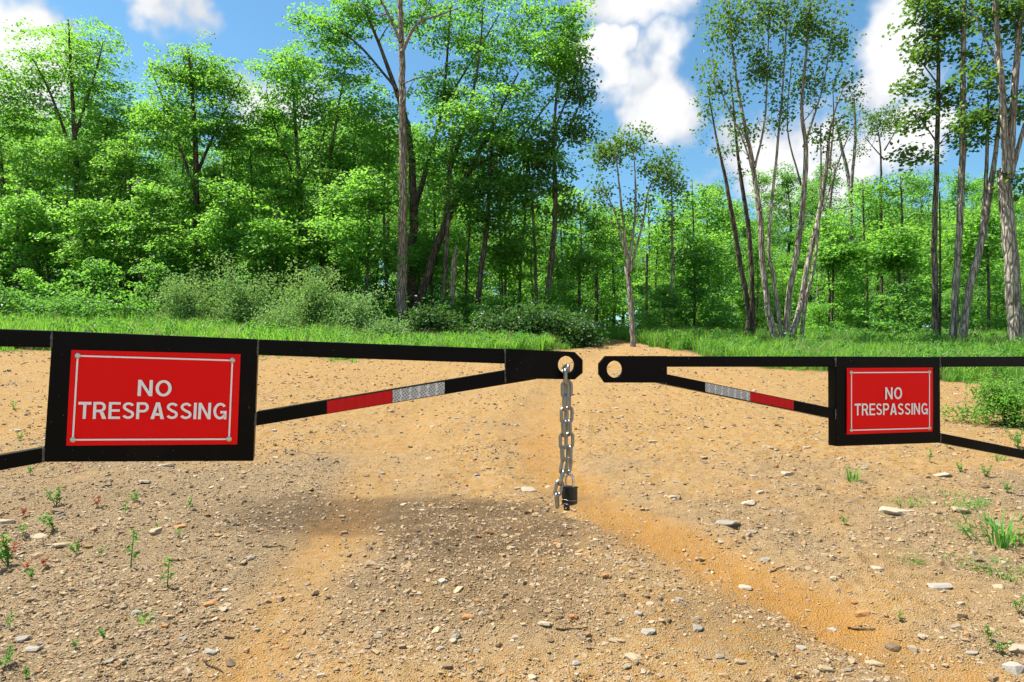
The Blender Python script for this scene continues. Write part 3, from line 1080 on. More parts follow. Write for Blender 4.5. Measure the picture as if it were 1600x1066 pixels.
hero('maple_tree', 'slim maple between the left tall maple and the rounded one', 28,
     [[(150, 475, 7), (152, 330, 6), (170, 190, 3)], [(152, 360, 4), (190, 280, 3), (205, 230, 2)]],
     [(180, 220, 45, 60, 35), (200, 300, 50, 50, 30), (150, 370, 55, 45, 28)], 'bark_dark', **MA)
hero('maple_tree', 'rounded maple with straight dark trunk and fan of limbs', 27,
     [[(308, 480, 13), (309, 330, 11), (308, 200, 8), (300, 80, 3)], [(309, 310, 6), (270, 200, 4), (240, 120, 2)], [(308, 270, 6), (350, 170, 3), (375, 115, 2)]],
     [(290, 105, 60, 45, 48), (345, 130, 45, 45, 32), (235, 175, 40, 55, 30), (300, 200, 85, 50, 52), (365, 210, 35, 45, 22), (320, 310, 70, 45, 38), (270, 380, 60, 40, 24)], 'bark_dark', **MA)
hero('maple_tree', 'maple with pale green crown right of the rounded maple', 27,
     [[(468, 480, 10), (470, 330, 9), (462, 200, 6), (455, 95, 3)], [(469, 300, 5), (430, 200, 3), (415, 140, 2)], [(468, 290, 5), (505, 210, 3), (520, 160, 2)]],
     [(450, 120, 58, 45, 48), (490, 170, 45, 50, 34), (415, 200, 35, 50, 24), (455, 260, 75, 55, 50), (430, 360, 60, 45, 30)], 'bark_dark', **MA)
hero('maple_tree', 'slender maple between the pale maple and the grey snag', 26,
     [[(503, 478, 9), (506, 330, 8), (530, 170, 4), (545, 90, 2)]], [(560, 170, 40, 60, 34), (530, 260, 50, 60, 38), (500, 370, 45, 50, 28), (575, 240, 35, 60, 26)], 'bark_dark', **MA)
hero('maple_sapling', 'bright young maple in front of the grey snag, left side', 23.6,
     [[(572, 490, 5), (576, 400, 4), (580, 300, 2.5)]], [(575, 300, 42, 38, 34), (560, 370, 48, 36, 30), (608, 400, 34, 26, 18)], 'bark_dark', **MA)
for (x, Y, ytop, rx, n, lab) in [(28, 24.5, 330, 55, 46, 'at the left edge'), (135, 24.2, 350, 55, 44, 'under the tall left maple'), (225, 24.6, 320, 50, 46, 'left of the rounded maple'), (268, 23.8, 400, 40, 26, 'in front of the rounded maple'), (362, 24.4, 330, 52, 46, 'right of the rounded maple'),
                                 (425, 24.0, 370, 48, 36, 'left of the pale maple'), (520, 24.4, 320, 46, 40, 'right of the pale maple'), (675, 25.0, 400, 40, 24, 'behind the leaning trunk'), (790, 25.2, 390, 45, 28, 'right of the slanting dark tree'), (905, 26.0, 410, 40, 22, 'left of the path'),
                                 (1085, 24.0, 400, 45, 28, 'left of the half-dead pair'), (1300, 23.5, 400, 50, 34, 'right of the grey stem clump'), (1405, 22.5, 390, 55, 40, 'left of the right-hand trio'), (1545, 22.0, 360, 50, 40, 'behind the right-hand trio')]:
    hero('maple_sapling', 'bright young maple with layered leaves ' + lab, Y, [[(x, 490, 5), (x + rng.normal(0, 3), 420, 4), (x + rng.normal(0, 5), ytop - 40, 2)]],
         [(x + rng.normal(0, 8), ytop - 15, rx * .42, 34, n // 3), (x + rng.normal(0, 5), (ytop + 450) / 2 - 25, rx * .72, (470 - ytop) * .42, int(n * .8))], 'bark_dark', loose=1, **MA)
hero('dead_tree', 'tall grey barkless snag with bare crooked limbs', 23,
     [[(627, 498, 20), (628, 380, 17), (629, 250, 15), (627, 120, 12), (624, 20, 10), (622, -60, 7)], [(628, 82, 7), (650, 38, 5), (690, 20, 3), (720, 8, 1.5)],
      [(626, 66, 6), (600, 10, 4), (575, -25, 2)], [(627, 132, 3), (655, 122, 2), (700, 116, 1)], [(655, 36, 3), (672, 0, 2), (690, -30, 1)], [(608, 20, 3), (590, 25, 2), (560, 5, 1)],
      [(629, 160, 2.5), (640, 140, 1.5), (648, 128, 1)], [(628, 470, 3), (636, 466, 2), (645, 462, 1)]], [], 'dead', bark_rough=.09)
hero('maple_tree', 'big forked maple right behind the grey snag, crown spreading both ways', 25,
     [[(646, 492, 20), (643, 400, 17), (646, 328, 15), (636, 200, 11), (600, 90, 7), (570, 15, 4)], [(646, 330, 11), (664, 271, 9), (690, 170, 6), (700, 60, 4), (705, -30, 2)],
      [(620, 140, 5), (560, 70, 4), (500, 30, 2)], [(690, 170, 4), (740, 90, 3), (780, 20, 2)]],
     [(500, 45, 46, 42, 26), (560, 30, 45, 50, 26), (545, 110, 40, 35, 14), (640, 10, 60, 50, 20), (700, 40, 60, 55, 28), (690, 140, 55, 50, 24), (600, 190, 40, 45, 18), (680, 240, 40, 50, 16)], 'bark_dark', 'leaf_deep', **MA)
hero('maple_tree', 'leaning maple with thick trunk slanting to the right', 24,
     [[(655, 476, 15), (675, 405, 14), (700, 340, 13), (735, 262, 10), (772, 190, 6), (810, 110, 3)], [(697, 346, 8), (702, 270, 8), (728, 190, 6), (748, 90, 4), (755, 0, 2)],
      [(735, 262, 6), (800, 230, 4), (850, 170, 3), (890, 120, 1.5)]],
     [(780, 60, 80, 62, 46), (865, 90, 52, 40, 28), (820, 165, 70, 45, 30), (750, 190, 55, 50, 24), (885, 30, 38, 38, 15), (800, -10, 75, 40, 24), (725, 280, 45, 45, 16), (840, 250, 50, 40, 14)], 'bark_dark', 'leaf_maple', **MA)
hero('maple_tree', 'thin straight tree beside the broken brown stub', 23.6,
     [[(692, 485, 8), (695, 420, 8), (700, 330, 7), (706, 200, 4), (708, 130, 2)]], [(700, 210, 35, 50, 16), (715, 300, 35, 35, 10)], 'bark', 'leaf_deep', **MA)
hero('broken_stub', 'broken brown dead trunk ending head high between two thin trees', 23,
     [[(705, 498, 10), (707, 450, 9), (710, 410, 8), (713, 385, 5)]], [], 'dead', cat='dead tree', bark_rough=.16)
hero('maple_tree', 'dark leafy tree with tapering trunk slanting right behind the dark brush', 24,
     [[(745, 495, 11), (751, 430, 10), (760, 360, 9), (768, 250, 6), (772, 150, 3)]], [(765, 310, 42, 40, 28), (775, 230, 55, 50, 36), (750, 355, 36, 26, 13), (800, 290, 40, 50, 22), (810, 370, 30, 30, 10)], 'bark_dark', 'leaf_deep', **MA)
hero('ash_tree', 'tall thin-crowned tree at the left of the sky gap', 25,
     [[(855, 468, 10), (862, 400, 10), (868, 320, 9), (866, 200, 6), (878, 70, 3)], [(867, 240, 4), (895, 190, 3), (910, 150, 1.5)], [(867, 200, 4), (900, 120, 3), (905, 80, 1.5)], [(838, 460, 6), (833, 340, 5), (824, 230, 2.5)]],
     [(885, 75, 28, 32, 30), (900, 130, 24, 38, 26), (900, 200, 26, 34, 20), (860, 240, 34, 50, 28), (830, 280, 28, 50, 22), (880, 310, 24, 40, 12)], 'bark', 'leaf_thin', per=44, leaf=.13, clump_r=.5, flat=.6, tilt=.8)
hero('vase_tree', 'small vase-shaped tree with forking stems in the middle of the sky gap', 19.5,
     [[(989, 527, 10), (986, 470, 10), (981, 415, 9)], [(982, 422, 6), (972, 330, 4.5), (962, 235, 2)], [(982, 418, 6), (992, 330, 4), (990, 250, 2)], [(984, 425, 5), (1004, 350, 4), (1016, 290, 3), (1045, 255, 1.5)], [(978, 400, 4), (958, 325, 3), (935, 290, 1.5)]],
     [(945, 235, 36, 30, 36), (988, 222, 40, 28, 34), (1028, 262, 34, 32, 32), (938, 295, 28, 26, 18), (1052, 285, 22, 34, 16), (1005, 320, 26, 26, 10), (965, 350, 24, 24, 6)], 'bark_grey', 'leaf_thin', **THIN)
hero('slim_tree', 'very slim pale-stemmed tree right of the vase-shaped tree', 23,
     [[(1049, 510, 5), (1050, 400, 5), (1048, 280, 2)]], [(1047, 290, 22, 30, 16), (1050, 350, 28, 30, 14), (1060, 400, 24, 25, 8)], 'bark_grey', 'leaf_thin', **THIN)
hero('stem_clump', 'clump of many bare grey stems spreading from one base', 18.5,
     [[(1213, 535, 13), (1202, 487, 11.5), (1192, 402, 10.5), (1191, 352, 10), (1178, 250, 8), (1166, 190, 6), (1150, 90, 4), (1140, -40, 2)],
      [(1222, 535, 9), (1208, 436, 7), (1200, 375, 6), (1212, 240, 4.5), (1222, 120, 3), (1228, -10, 2)],
      [(1229, 537, 12), (1232, 463, 10.5), (1245, 389, 10), (1254, 301, 9.5), (1256, 234, 8), (1249, 170, 6), (1258, 60, 4), (1265, -50, 2.5)],
      [(1234, 537, 12), (1252, 477, 10.5), (1263, 419, 9.5), (1283, 335, 8.5), (1296, 261, 7), (1303, 200, 4.5), (1318, 150, 2.5), (1340, 98, 1)],
      [(1252, 535, 8), (1259, 470, 6), (1273, 402, 5), (1281, 300, 3.5), (1280, 200, 2)],
      [(1179, 262, 4.5), (1195, 190, 3.5), (1200, 90, 2.5), (1205, -20, 1.5)], [(1190, 330, 4), (1165, 230, 3), (1130, 150, 2), (1112, 90, 1)],
      [(1256, 230, 4.5), (1285, 140, 3), (1300, 60, 2), (1312, 10, 1)], [(1296, 262, 4), (1302, 190, 2.5), (1300, 130, 1)], [(1252, 290, 3.5), (1230, 200, 2.5), (1236, 100, 1.5)], [(1285, 330, 3), (1318, 230, 2), (1336, 190, 1)]],
     [(1140, 40, 48, 60, 46), (1185, 110, 46, 62, 52), (1122, 130, 28, 40, 18), (1195, 20, 50, 50, 50), (1255, 40, 42, 66, 60), (1262, 130, 36, 48, 26), (1305, 60, 24, 52, 26), (1225, 190, 40, 40, 14), (1160, 200, 34, 36, 12), (1332, 125, 22, 34, 9), (1282, 210, 22, 32, 9), (1322, 205, 18, 24, 5)],
     'bark_grey', 'leaf_thin', multi=True, **THIN)
hero('stem_clump', 'half-dead pair of dark stems leaning left of the grey stem clump', 20,
     [[(1166, 526, 9), (1168, 490, 9), (1151, 402, 9), (1141, 352, 8), (1127, 284, 6), (1113, 230, 4), (1096, 150, 1.5)], [(1176, 522, 10), (1175, 470, 9), (1168, 362, 8), (1158, 301, 7), (1148, 234, 5), (1143, 190, 4), (1135, 120, 2)]],
     [(1105, 170, 22, 40, 14), (1140, 170, 24, 40, 14), (1120, 250, 22, 30, 9), (1165, 280, 18, 26, 6)], 'bark_dark', 'leaf_thin', multi=True, bare=.62, **THIN)
hero('birch_tree', 'pale forked birch standing back behind the grey stem clump', 32,
     [[(1331, 480, 8), (1331, 380, 8), (1329, 290, 7), (1318, 230, 5), (1308, 180, 2)], [(1329, 300, 6), (1336, 220, 5), (1334, 150, 2)]], [(1318, 200, 22, 34, 14), (1336, 180, 20, 36, 14), (1350, 240, 24, 25, 8)], 'bark_pale', 'leaf_thin', **THIN)
hero('birch_tree', 'leaning white birch seen between the stems of the grey clump', 30,
     [[(1276, 480, 7), (1282, 410, 6), (1290, 340, 5), (1299, 260, 3)], [(1280, 420, 4), (1300, 380, 2)]], [(1298, 262, 22, 26, 12)], 'bark_pale', 'leaf_thin', **THIN)
hero('slim_tree', 'slim tree topped by a flat tuft of leaves against the clouds', 25,
     [[(1378, 490, 5), (1380, 300, 4), (1382, 230, 3), (1378, 180, 1.5)], [(1382, 250, 2.5), (1355, 215, 1.2)], [(1382, 235, 2.5), (1410, 190, 1.2)]],
     [(1362, 195, 26, 16, 18), (1398, 188, 30, 16, 20), (1380, 178, 20, 12, 8), (1372, 290, 24, 18, 6)], 'bark_dark', 'leaf_thin', **THIN)
hero('maple_tree', 'straight slim tree with tiered leaf tufts, left of the right-hand trio', 18,
     [[(1463, 547, 11), (1461, 470, 11), (1459, 375, 10), (1463, 230, 8), (1464, 100, 6), (1460, -30, 3)], [(1469, 545, 4), (1468, 400, 3.5), (1466, 300, 2)], [(1462, 220, 3), (1430, 175, 1.5)], [(1464, 130, 3), (1425, 80, 1.5)]],
     [(1445, 80, 30, 30, 20), (1440, 15, 30, 35, 20), (1430, 130, 20, 18, 9), (1470, 150, 30, 24, 14), (1485, 30, 24, 40, 16), (1425, 240, 22, 14, 8), (1440, 185, 22, 14, 8), (1488, 215, 20, 18, 7)], 'bark', 'leaf_thin', per=34, leaf=.115, clump_r=.40, flat=.4)
hero('maple_tree', 'straight grey trunk, middle one of the right-hand trio', 17.5,
     [[(1488, 554, 14), (1494, 440, 12), (1503, 270, 11), (1505, 100, 9), (1508, -40, 6)], [(1504, 160, 4), (1530, 90, 2), (1540, 40, 1)]], [(1500, 20, 36, 40, 20), (1525, 90, 24, 34, 10), (1520, 200, 26, 30, 9)], 'bark_grey', 'leaf_thin', per=34, leaf=.115, clump_r=.40)
hero('maple_tree', 'grey trunk leaning to the right in front of the big right-edge tree', 17.2,
     [[(1498, 556, 15), (1515, 450, 13), (1535, 370, 12), (1551, 270, 9), (1562, 180, 5)], [(1534, 372, 8), (1543, 290, 7), (1550, 200, 5), (1553, 130, 2)]], [(1560, 170, 20, 26, 7), (1545, 130, 20, 24, 6)], 'bark_grey', 'leaf_thin', per=34, leaf=.115, clump_r=.40)
hero('maple_tree', 'thickest grey trunk at the right edge, forking high into three', 16.5,
     [[(1588, 560, 26), (1586, 450, 24), (1579, 320, 22), (1575, 262, 20)], [(1574, 270, 14), (1562, 130, 11), (1550, 20, 8), (1544, -50, 6)], [(1577, 270, 14), (1584, 120, 11), (1592, -20, 8)], [(1577, 280, 9), (1602, 190, 7), (1622, 110, 4)],
      [(1558, 100, 4), (1535, 50, 3), (1515, 10, 1)], [(1564, 180, 3), (1535, 165, 2), (1515, 150, 1)]],
     [(1592, 40, 34, 50, 22), (1556, 10, 34, 34, 14), (1604, 170, 28, 40, 14), (1535, 110, 22, 28, 8), (1600, 280, 24, 24, 8), (1520, 190, 20, 20, 5)], 'bark_grey', 'leaf_thin', per=34, leaf=.115, clump_r=.40)
SLIM = dict(per=60, leaf=.115, clump_r=.5, flat=.22, tilt=.5)
for (x0, x1, wd, ytop, Y, nb, lab) in [(100, 96, 5, 250, 26.5, 18, 'just left of the tall left maple'), (186, 190, 5, 240, 26, 16, 'left of the rounded maple'), (204, 206, 6, 260, 27, 14, 'between the slim left maple and the rounded maple'), (345, 352, 5, 280, 26.5, 16, 'right of the rounded maple'),
                                   (403, 398, 6, 260, 27.5, 18, 'midway between the rounded and the pale maple'), (432, 436, 5, 300, 26, 12, 'left of the pale maple'), (522, 518, 6, 260, 26.4, 16, 'right of the slender maple'), (605, 600, 6, 240, 25.5, 14, 'left of the grey snag'),
                                   (728, 736, 5, 260, 26, 12, 'left of the slanting dark tree'), (785, 780, 5, 240, 26.5, 16, 'right of the slanting dark tree'), (812, 822, 6, 250, 26.5, 18, 'left of the thin-crowned tree'), (905, 910, 5, 330, 27, 8, 'right of the thin-crowned tree'), (932, 928, 6, 350, 28, 8, 'left of the path'),
                                   (1010, 1015, 5, 340, 27, 8, 'right of the vase-shaped tree'), (1090, 1085, 5, 310, 26, 10, 'left of the half-dead pair'), (1415, 1412, 6, 300, 24, 12, 'left of the straight tiered tree'), (1355, 1350, 5, 310, 25, 10, 'right of the pale forked birch')]:
    xm = x0 * .6 + x1 * .4 + rng.normal(0, 1.5)
    hero('slim_tree', 'slim dark trunk with a light crown ' + lab, Y, [[(x0, 480, wd), (xm, 400, wd * .9), (x1 * .8 + x0 * .2, (480 + ytop) / 2 - 20, wd * .7), (x1 + rng.normal(0, 2), ytop - 30, wd * .3)]],
         [(x1, ytop, 34, 40, nb), (x1 + rng.normal(0, 20), ytop + 60, 34, 34, nb // 2)], 'bark' if rng.random() < .4 else 'bark_dark', 'leaf_maple', **SLIM)
hero('broken_stub', 'pale broken trunk stub low in the wood at far left', 27, [[(66, 478, 13), (65, 440, 12), (62, 405, 8)]], [], 'bark_pale', cat='dead tree', bark_rough=.2)

# ------------------------------------------------------------------ shrubs at the edge
def shrub(name, label, x, ybase, Y, rx, ry, n, leafm, group=None, per=60, leaf=.085, clump=.30, nstem=6, narrow=.42, tilt=1.0, bark='bark', flat=.9):
    X = (x - CX) / FPX * Y
    s = Y / FPX
    gz = float(height(X, Y))
    stems = []
    Ht = 2 * ry * s
    for k in range(nstem):
        a = rng.uniform(0, 2 * np.pi); r = rng.uniform(.15, .7)
        tip = np.array([X + math.cos(a) * rx * s * r, Y + math.sin(a) * rx * s * r, gz + Ht * rng.uniform(.6, .95)])
        b = np.array([X + math.cos(a) * .08, Y + math.sin(a) * .08, gz - .08])
        stems.append(([b, b * .5 + tip * .5 + np.array([math.cos(a), math.sin(a), 0]) * -.08 * Ht, tip], [.022, .014, .005]))
    blobs = [(np.array([X, Y, gz + Ht * .48]), (rx * s, rx * s * .85, Ht * .48), n)]
    return build_tree(name, label, 'shrub', np.array([X, Y, gz]), grow(stems, blobs, per=per, leaf=leaf, clump_r=clump, flat=flat, tilt=tilt, narrow=narrow, sides=5, loose=1), MAT[bark], MAT[leafm], group, True)


shrub('willow_shrub', 'greyish willow bush, leftmost of the row below the rounded maple', 295, 500, 19.8, 44, 50, 90, 'leaf_willow')
shrub('willow_shrub', 'broad greyish willow bush second from the left in the row', 375, 500, 20.5, 54, 54, 115, 'leaf_willow')
shrub('willow_shrub', 'tallest greyish willow bush, below the pale maple', 485, 500, 20.0, 52, 62, 125, 'leaf_willow')
shrub('willow_shrub', 'greyish willow bush at the right end of the row, near the snag', 552, 500, 19.5, 44, 44, 85, 'leaf_willow')
shrub('willow_shrub', 'low willow bush in front between the two broad ones', 430, 505, 19.0, 38, 26, 48, 'leaf_willow')
shrub('willow_shrub', 'low rounded willow bush at the foot of the grey snag', 600, 505, 18.8, 36, 22, 45, 'leaf_willow')
for (x, Y, rx, ry, lab) in [(-20, 19, 60, 32, 'low green bush cut by the left edge, behind the rail'), (60, 19.5, 50, 26, 'low green bush second from the left edge'),
                            (135, 19, 48, 28, 'low green bush below the slim maple at left'), (215, 19.2, 46, 28, 'low green bush left of the willow row')]:
    shrub('bramble_bush', lab, x, 0, Y, rx, ry, 60, 'weed', per=55, leaf=.10, narrow=.7, tilt=.7)
for (x, Y, rx, ry, lab) in [(770, 21, 44, 26, 'dark brush bush at the foot of the slanting dark tree'), (830, 20.5, 52, 30, 'biggest dark brush bush in the middle'),
                            (895, 20, 40, 22, 'dark brush bush at the right end, by the path'), (680, 21.5, 34, 28, 'dark brush bush among the trunks right of the snag')]:
    shrub('brush_bush', lab, x, 0, Y, rx, ry, 62, 'leaf_dark', per=60, leaf=.11, narrow=.7, tilt=.7, clump=.36)
shrub('fern_bush', 'bright low leafy bush on the dirt at the right edge below the rail', 1580, 0, 8.2, 58, 42, 80, 'grass', per=60, leaf=.045, narrow=.5, clump=.12, tilt=.8)

# ------------------------------------------------------------------ the wood behind
def proto(H, lo, rx, n, bark, leafm, per=70, leaf=.16, clump=.72, top_only=False, r0=None, lean=0.0):
    r0 = r0 or H * .0125
    wig = rng.normal(0, .012 * H, (4, 2))
    P = [(wig[i][0] * (i > 0) + lean * H * k, wig[i][1] * (i > 0), -.15 + (H * .96 + .15) * k) for i, k in enumerate((0, .35, .7, 1.0))]
    stems = [([np.array(p) for p in P], [r0, r0 * .8, r0 * .5, r0 * .12])]
    blobs = []
    k = 5
    for i in range(k):
        f = (i + .5) / k
        zz = H * (lo + (1 - lo) * f)
        rr = rx * (math.sin(math.pi * min(1, .18 + .82 * f)) ** .7 if not top_only else (.55 + .45 * math.sin(math.pi * f)))
        for _ in range(2):
            a = rng.uniform(0, 2 * np.pi)
            blobs.append((np.array([math.cos(a) * rr * .4 + lean * zz, math.sin(a) * rr * .4, zz]), (rr * .8, rr * .8, H * (1 - lo) / k * .75), max(2, n // (2 * k))))
    sm, bm, fm = grow(stems, blobs, per=int(per * 1.2), leaf=leaf * .82, clump_r=clump, sides=7, flat=.26)
    for me, mt in ((sm[0], bark), (bm, bark), (fm, leafm)):
        me.materials.append(MAT[mt])
    return (('trunk', sm[0]), ('branches', bm), ('crown', fm), H)


def place(pr, name, label, cat, group, X, Y, H, rz):
    z = float(height(X, Y))
    root = empty(name, (X, Y, z), label, cat, group)
    s = H / pr[3]
    root.scale = (s * rng.uniform(.9, 1.15), s * rng.uniform(.9, 1.15), s)
    root.rotation_euler = (0, 0, rz)
    for nm, me in pr[:3]:
        o = bpy.data.objects.new(nm, me)
        link(o, root)
    return root


TALL = [proto(12, .34, 2.7, 105, 'bark_dark', 'leaf_maple'), proto(13, .42, 2.4, 95, 'bark', 'leaf_deep'), proto(12, .28, 2.5, 110, 'bark_dark', 'leaf_deep'),
        proto(14, .50, 2.2, 80, 'bark_grey', 'leaf_maple', lean=.03)]
MID = [proto(6, .10, 1.7, 75, 'bark_dark', 'leaf_maple', per=60, leaf=.14, clump=.55), proto(6.5, .15, 1.5, 70, 'bark', 'leaf_deep', per=60, leaf=.14, clump=.55), proto(5, .08, 1.8, 75, 'bark_dark', 'leaf_maple', per=60, leaf=.14, clump=.5)]
LOW = [proto(2.2, .05, 1.1, 50, 'bark_dark', 'leaf_maple', per=45, leaf=.12, clump=.36), proto(1.8, .05, 1.2, 46, 'bark_dark', 'leaf_deep', per=45, leaf=.12, clump=.36)]


def top_y(x):
    return np.interp(x, [-400, 200, 560, 700, 840, 900, 960, 1060, 1130, 1250, 1400, 1600, 2000], [180, 190, 190, 220, 300, 345, 350, 330, 300, 290, 300, 250, 230])


LANDMARKS = [(-60, 'beyond the left edge'), (20, 'at the left edge'), (115, 'behind the tall left maple'), (200, 'behind the slim left maple'), (308, 'behind the rounded maple'), (390, 'between the rounded maple and the pale maple'), (468, 'behind the pale maple'),
             (545, 'behind the bright young maple'), (628, 'behind the grey snag'), (700, 'behind the leaning maple'), (765, 'behind the slanting dark tree'), (860, 'behind the thin-crowned tree'), (930, 'at the end of the path'), (988, 'behind the vase-shaped tree'),
             (1050, 'behind the very slim pale tree'), (1125, 'behind the half-dead pair of stems'), (1230, 'behind the grey stem clump'), (1331, 'beside the pale forked birch'), (1385, 'below the tufted slim tree'), (1463, 'behind the straight tiered tree'), (1520, 'behind the leaning grey trunk'), (1588, 'behind the thickest right-edge trunk'), (1680, 'beyond the right edge')]


def where(X, Y):
    xp = CX + FPX * X / Y
    return min(LANDMARKS, key=lambda q: abs(q[0] - xp))[1]


def on_path(X, Y):
    return 1.9 < X - (Y - 20) * .14 < 4.2


for row, (Y0, step) in enumerate([(29.5, 3.4), (33, 3.2), (37.5, 3.4), (43, 3.6), (50, 4.2), (58, 5.0)]):
    half = .86 * Y0 + 11
    X = -half + rng.uniform(0, step)
    while X < half:
        Y = Y0 + rng.normal(0, .9); Xj = X + rng.normal(0, .6)
        xp = CX + FPX * Xj / Y
        ty = float(top_y(xp)) + rng.normal(8, 22) + (30 if row < 1 else 0)
        if xp > 880 and row < 2: ty += 55
        H = CAMZ + (HY - ty) / FPX * Y - float(height(Xj, Y))
        if not (on_path(Xj, Y) and Y < 29) and H > 3:
            k = int(rng.integers(0, len(TALL)))
            place(TALL[k], 'wood_tree', f"{('bushy', 'dark', 'low-branched', 'slender')[k]} tree of the wood {('close ', 'close ', '', '', 'far ', 'far ')[row]}{where(Xj, Y)}", 'tree', 'tall trees of the wood behind', Xj, Y, H, rng.uniform(0, 6.28))
        X += step * rng.uniform(.75, 1.25)
for srow, (Y0, step, Hm) in enumerate([(25.5, 2.6, 3.6), (28, 2.4, 5.0), (31.5, 2.6, 5.5), (35.5, 2.8, 5.5), (41, 2.8, 6.5), (47, 3.0, 7.0), (55, 3.4, 8.0)]):
    half = .86 * Y0 + 10
    X = -half + rng.uniform(0, step)
    while X < half:
        Y = Y0 + rng.normal(0, .6)
        if not (on_path(X, Y) and Y < 26.5):
            k = int(rng.integers(0, len(MID)))
            place(MID[k], 'sapling', f"{('short', 'mid-height', 'tall', 'deep-standing', 'distant', 'more distant', 'farthest')[srow]} {('bright bushy', 'dark slim', 'broad low')[k]} sapling in the wood {where(X, Y)}", 'sapling', 'understory saplings of the wood', X, Y, Hm * rng.uniform(.7, 1.25), rng.uniform(0, 6.28))
        X += step * rng.uniform(.7, 1.3)
for srow, (Y0, step) in enumerate([(22.5, 1.9), (24.5, 1.8), (27, 1.9), (30, 2.2)]):
    half = .86 * Y0 + 9
    X = -half + rng.uniform(0, step)
    while X < half:
        Y = Y0 + rng.normal(0, .5)
        if not on_path(X, Y) and float(grass_mask(np.array(X), np.array(Y))) > .8:
            k = int(rng.integers(0, len(LOW)))
            place(LOW[k], 'undergrowth_bush', f"{('front', 'second-row', 'third-row', 'rearmost')[srow]} low {('bright', 'dark')[k]} bush at the wood's foot {where(X, Y)}", 'bush', 'undergrowth along the foot of the wood', X, Y, rng.uniform(1.0, 2.1), rng.uniform(0, 6.28))
        X += step * rng.uniform(.6, 1.4)

# ------------------------------------------------------------------ scattered ground cover (stuff)
def scatter(name, pts, rot, scl, idx, protos, label):
    me = bpy.data.meshes.new(name)
    n = len(pts)
    me.vertices.add(n)
    me.vertices.foreach_set('co', np.asarray(pts, np.float32).ravel())
    for nm, ty, fld, val in (('rot', 'FLOAT_VECTOR', 'vector', rot), ('scl', 'FLOAT_VECTOR', 'vector', scl), ('idx', 'INT', 'value', idx)):
        a = me.attributes.new(nm, ty, 'POINT')
        a.data.foreach_set(fld, np.asarray(val, np.int32 if ty == 'INT' else np.float32).ravel())
    o = link(bpy.data.objects.new(name, me))
    col = bpy.data.collections.new(name + '_pieces')
    for p in protos:
        col.objects.link(p)
    ng = bpy.data.node_groups.new(name + '_spread', 'GeometryNodeTree')
    ng.interface.new_socket('Geometry', in_out='INPUT', socket_type='NodeSocketGeometry')
    ng.interface.new_socket('Geometry', in_out='OUTPUT', socket_type='NodeSocketGeometry')
    N = ng.nodes; Lk = ng.links
    gi = N.new('NodeGroupInput'); go = N.new('NodeGroupOutput')
    ci = N.new('GeometryNodeCollectionInfo')
    ci.inputs['Collection'].default_value = col
    ci.inputs['Separate Children'].default_value = True
    ci.inputs['Reset Children'].default_value = True
    ip = N.new('GeometryNodeInstanceOnPoints')
    ip.inputs['Pick Instance'].default_value = True

    def na(nm, ty):
        k = N.new('GeometryNodeInputNamedAttribute'); k.data_type = ty; k.inputs['Name'].default_value = nm
        return [q for q in k.outputs if q.enabled][0]
    Lk.new(gi.outputs[0], ip.inputs['Points'])
    Lk.new(ci.outputs[0], ip.inputs['Instance'])
    Lk.new(na('idx', 'INT'), ip.inputs['Instance Index'])
    er = N.new('FunctionNodeEulerToRotation')
    Lk.new(na('rot', 'FLOAT_VECTOR'), er.inputs[0])
    Lk.new(er.outputs[0], ip.inputs['Rotation'])
    Lk.new(na('scl', 'FLOAT_VECTOR'), ip.inputs['Scale'])
    Lk.new(ip.outputs[0], go.inputs[0])
    md = o.modifiers.new('spread', 'NODES'); md.node_group = ng
    tag(o, label, name.replace('_', ' '), kind='stuff')
    return o


def hull_mesh(name, npts, sx, sy, sz, bevel=0.0, boxy=.5):
    bm = bmesh.new()
    for _ in range(npts):
        v = rng.normal(size=3); v /= np.linalg.norm(v)
        v = np.sign(v) * np.abs(v) ** (1 - .5 * boxy)
        bm.verts.new((v[0] * sx, v[1] * sy, v[2] * sz))
    r = bmesh.ops.convex_hull(bm, input=bm.verts[:])
    bmesh.ops.delete(bm, geom=[v for v in bm.verts if not v.link_faces], context='VERTS')
    if bevel:
        bmesh.ops.dissolve_limit(bm, angle_limit=.22, verts=bm.verts[:], edges=bm.edges[:])
        bmesh.ops.bevel(bm, geom=bm.edges[:], offset=bevel, segments=2, affect='EDGES', profile=.5, clamp_overlap=True)
        bmesh.ops.triangulate(bm, faces=bm.faces[:])
    me = bpy.data.meshes.new(name); bm.to_mesh(me); bm.free()
    return me


def proto_obj(name, me, mat):
    if not me.materials: me.materials.append(mat)
    return bpy.data.objects.new(name, me)


def grit_points(n, y0, y1, power=1.0, pad=.35):
    u = rng.random(n)
    Y = 1 / (1 / y0 - u * (1 / y0 - 1 / y1))
    X = rng.uniform(-1, 1, n) * (.80 * Y + pad)
    return X, Y


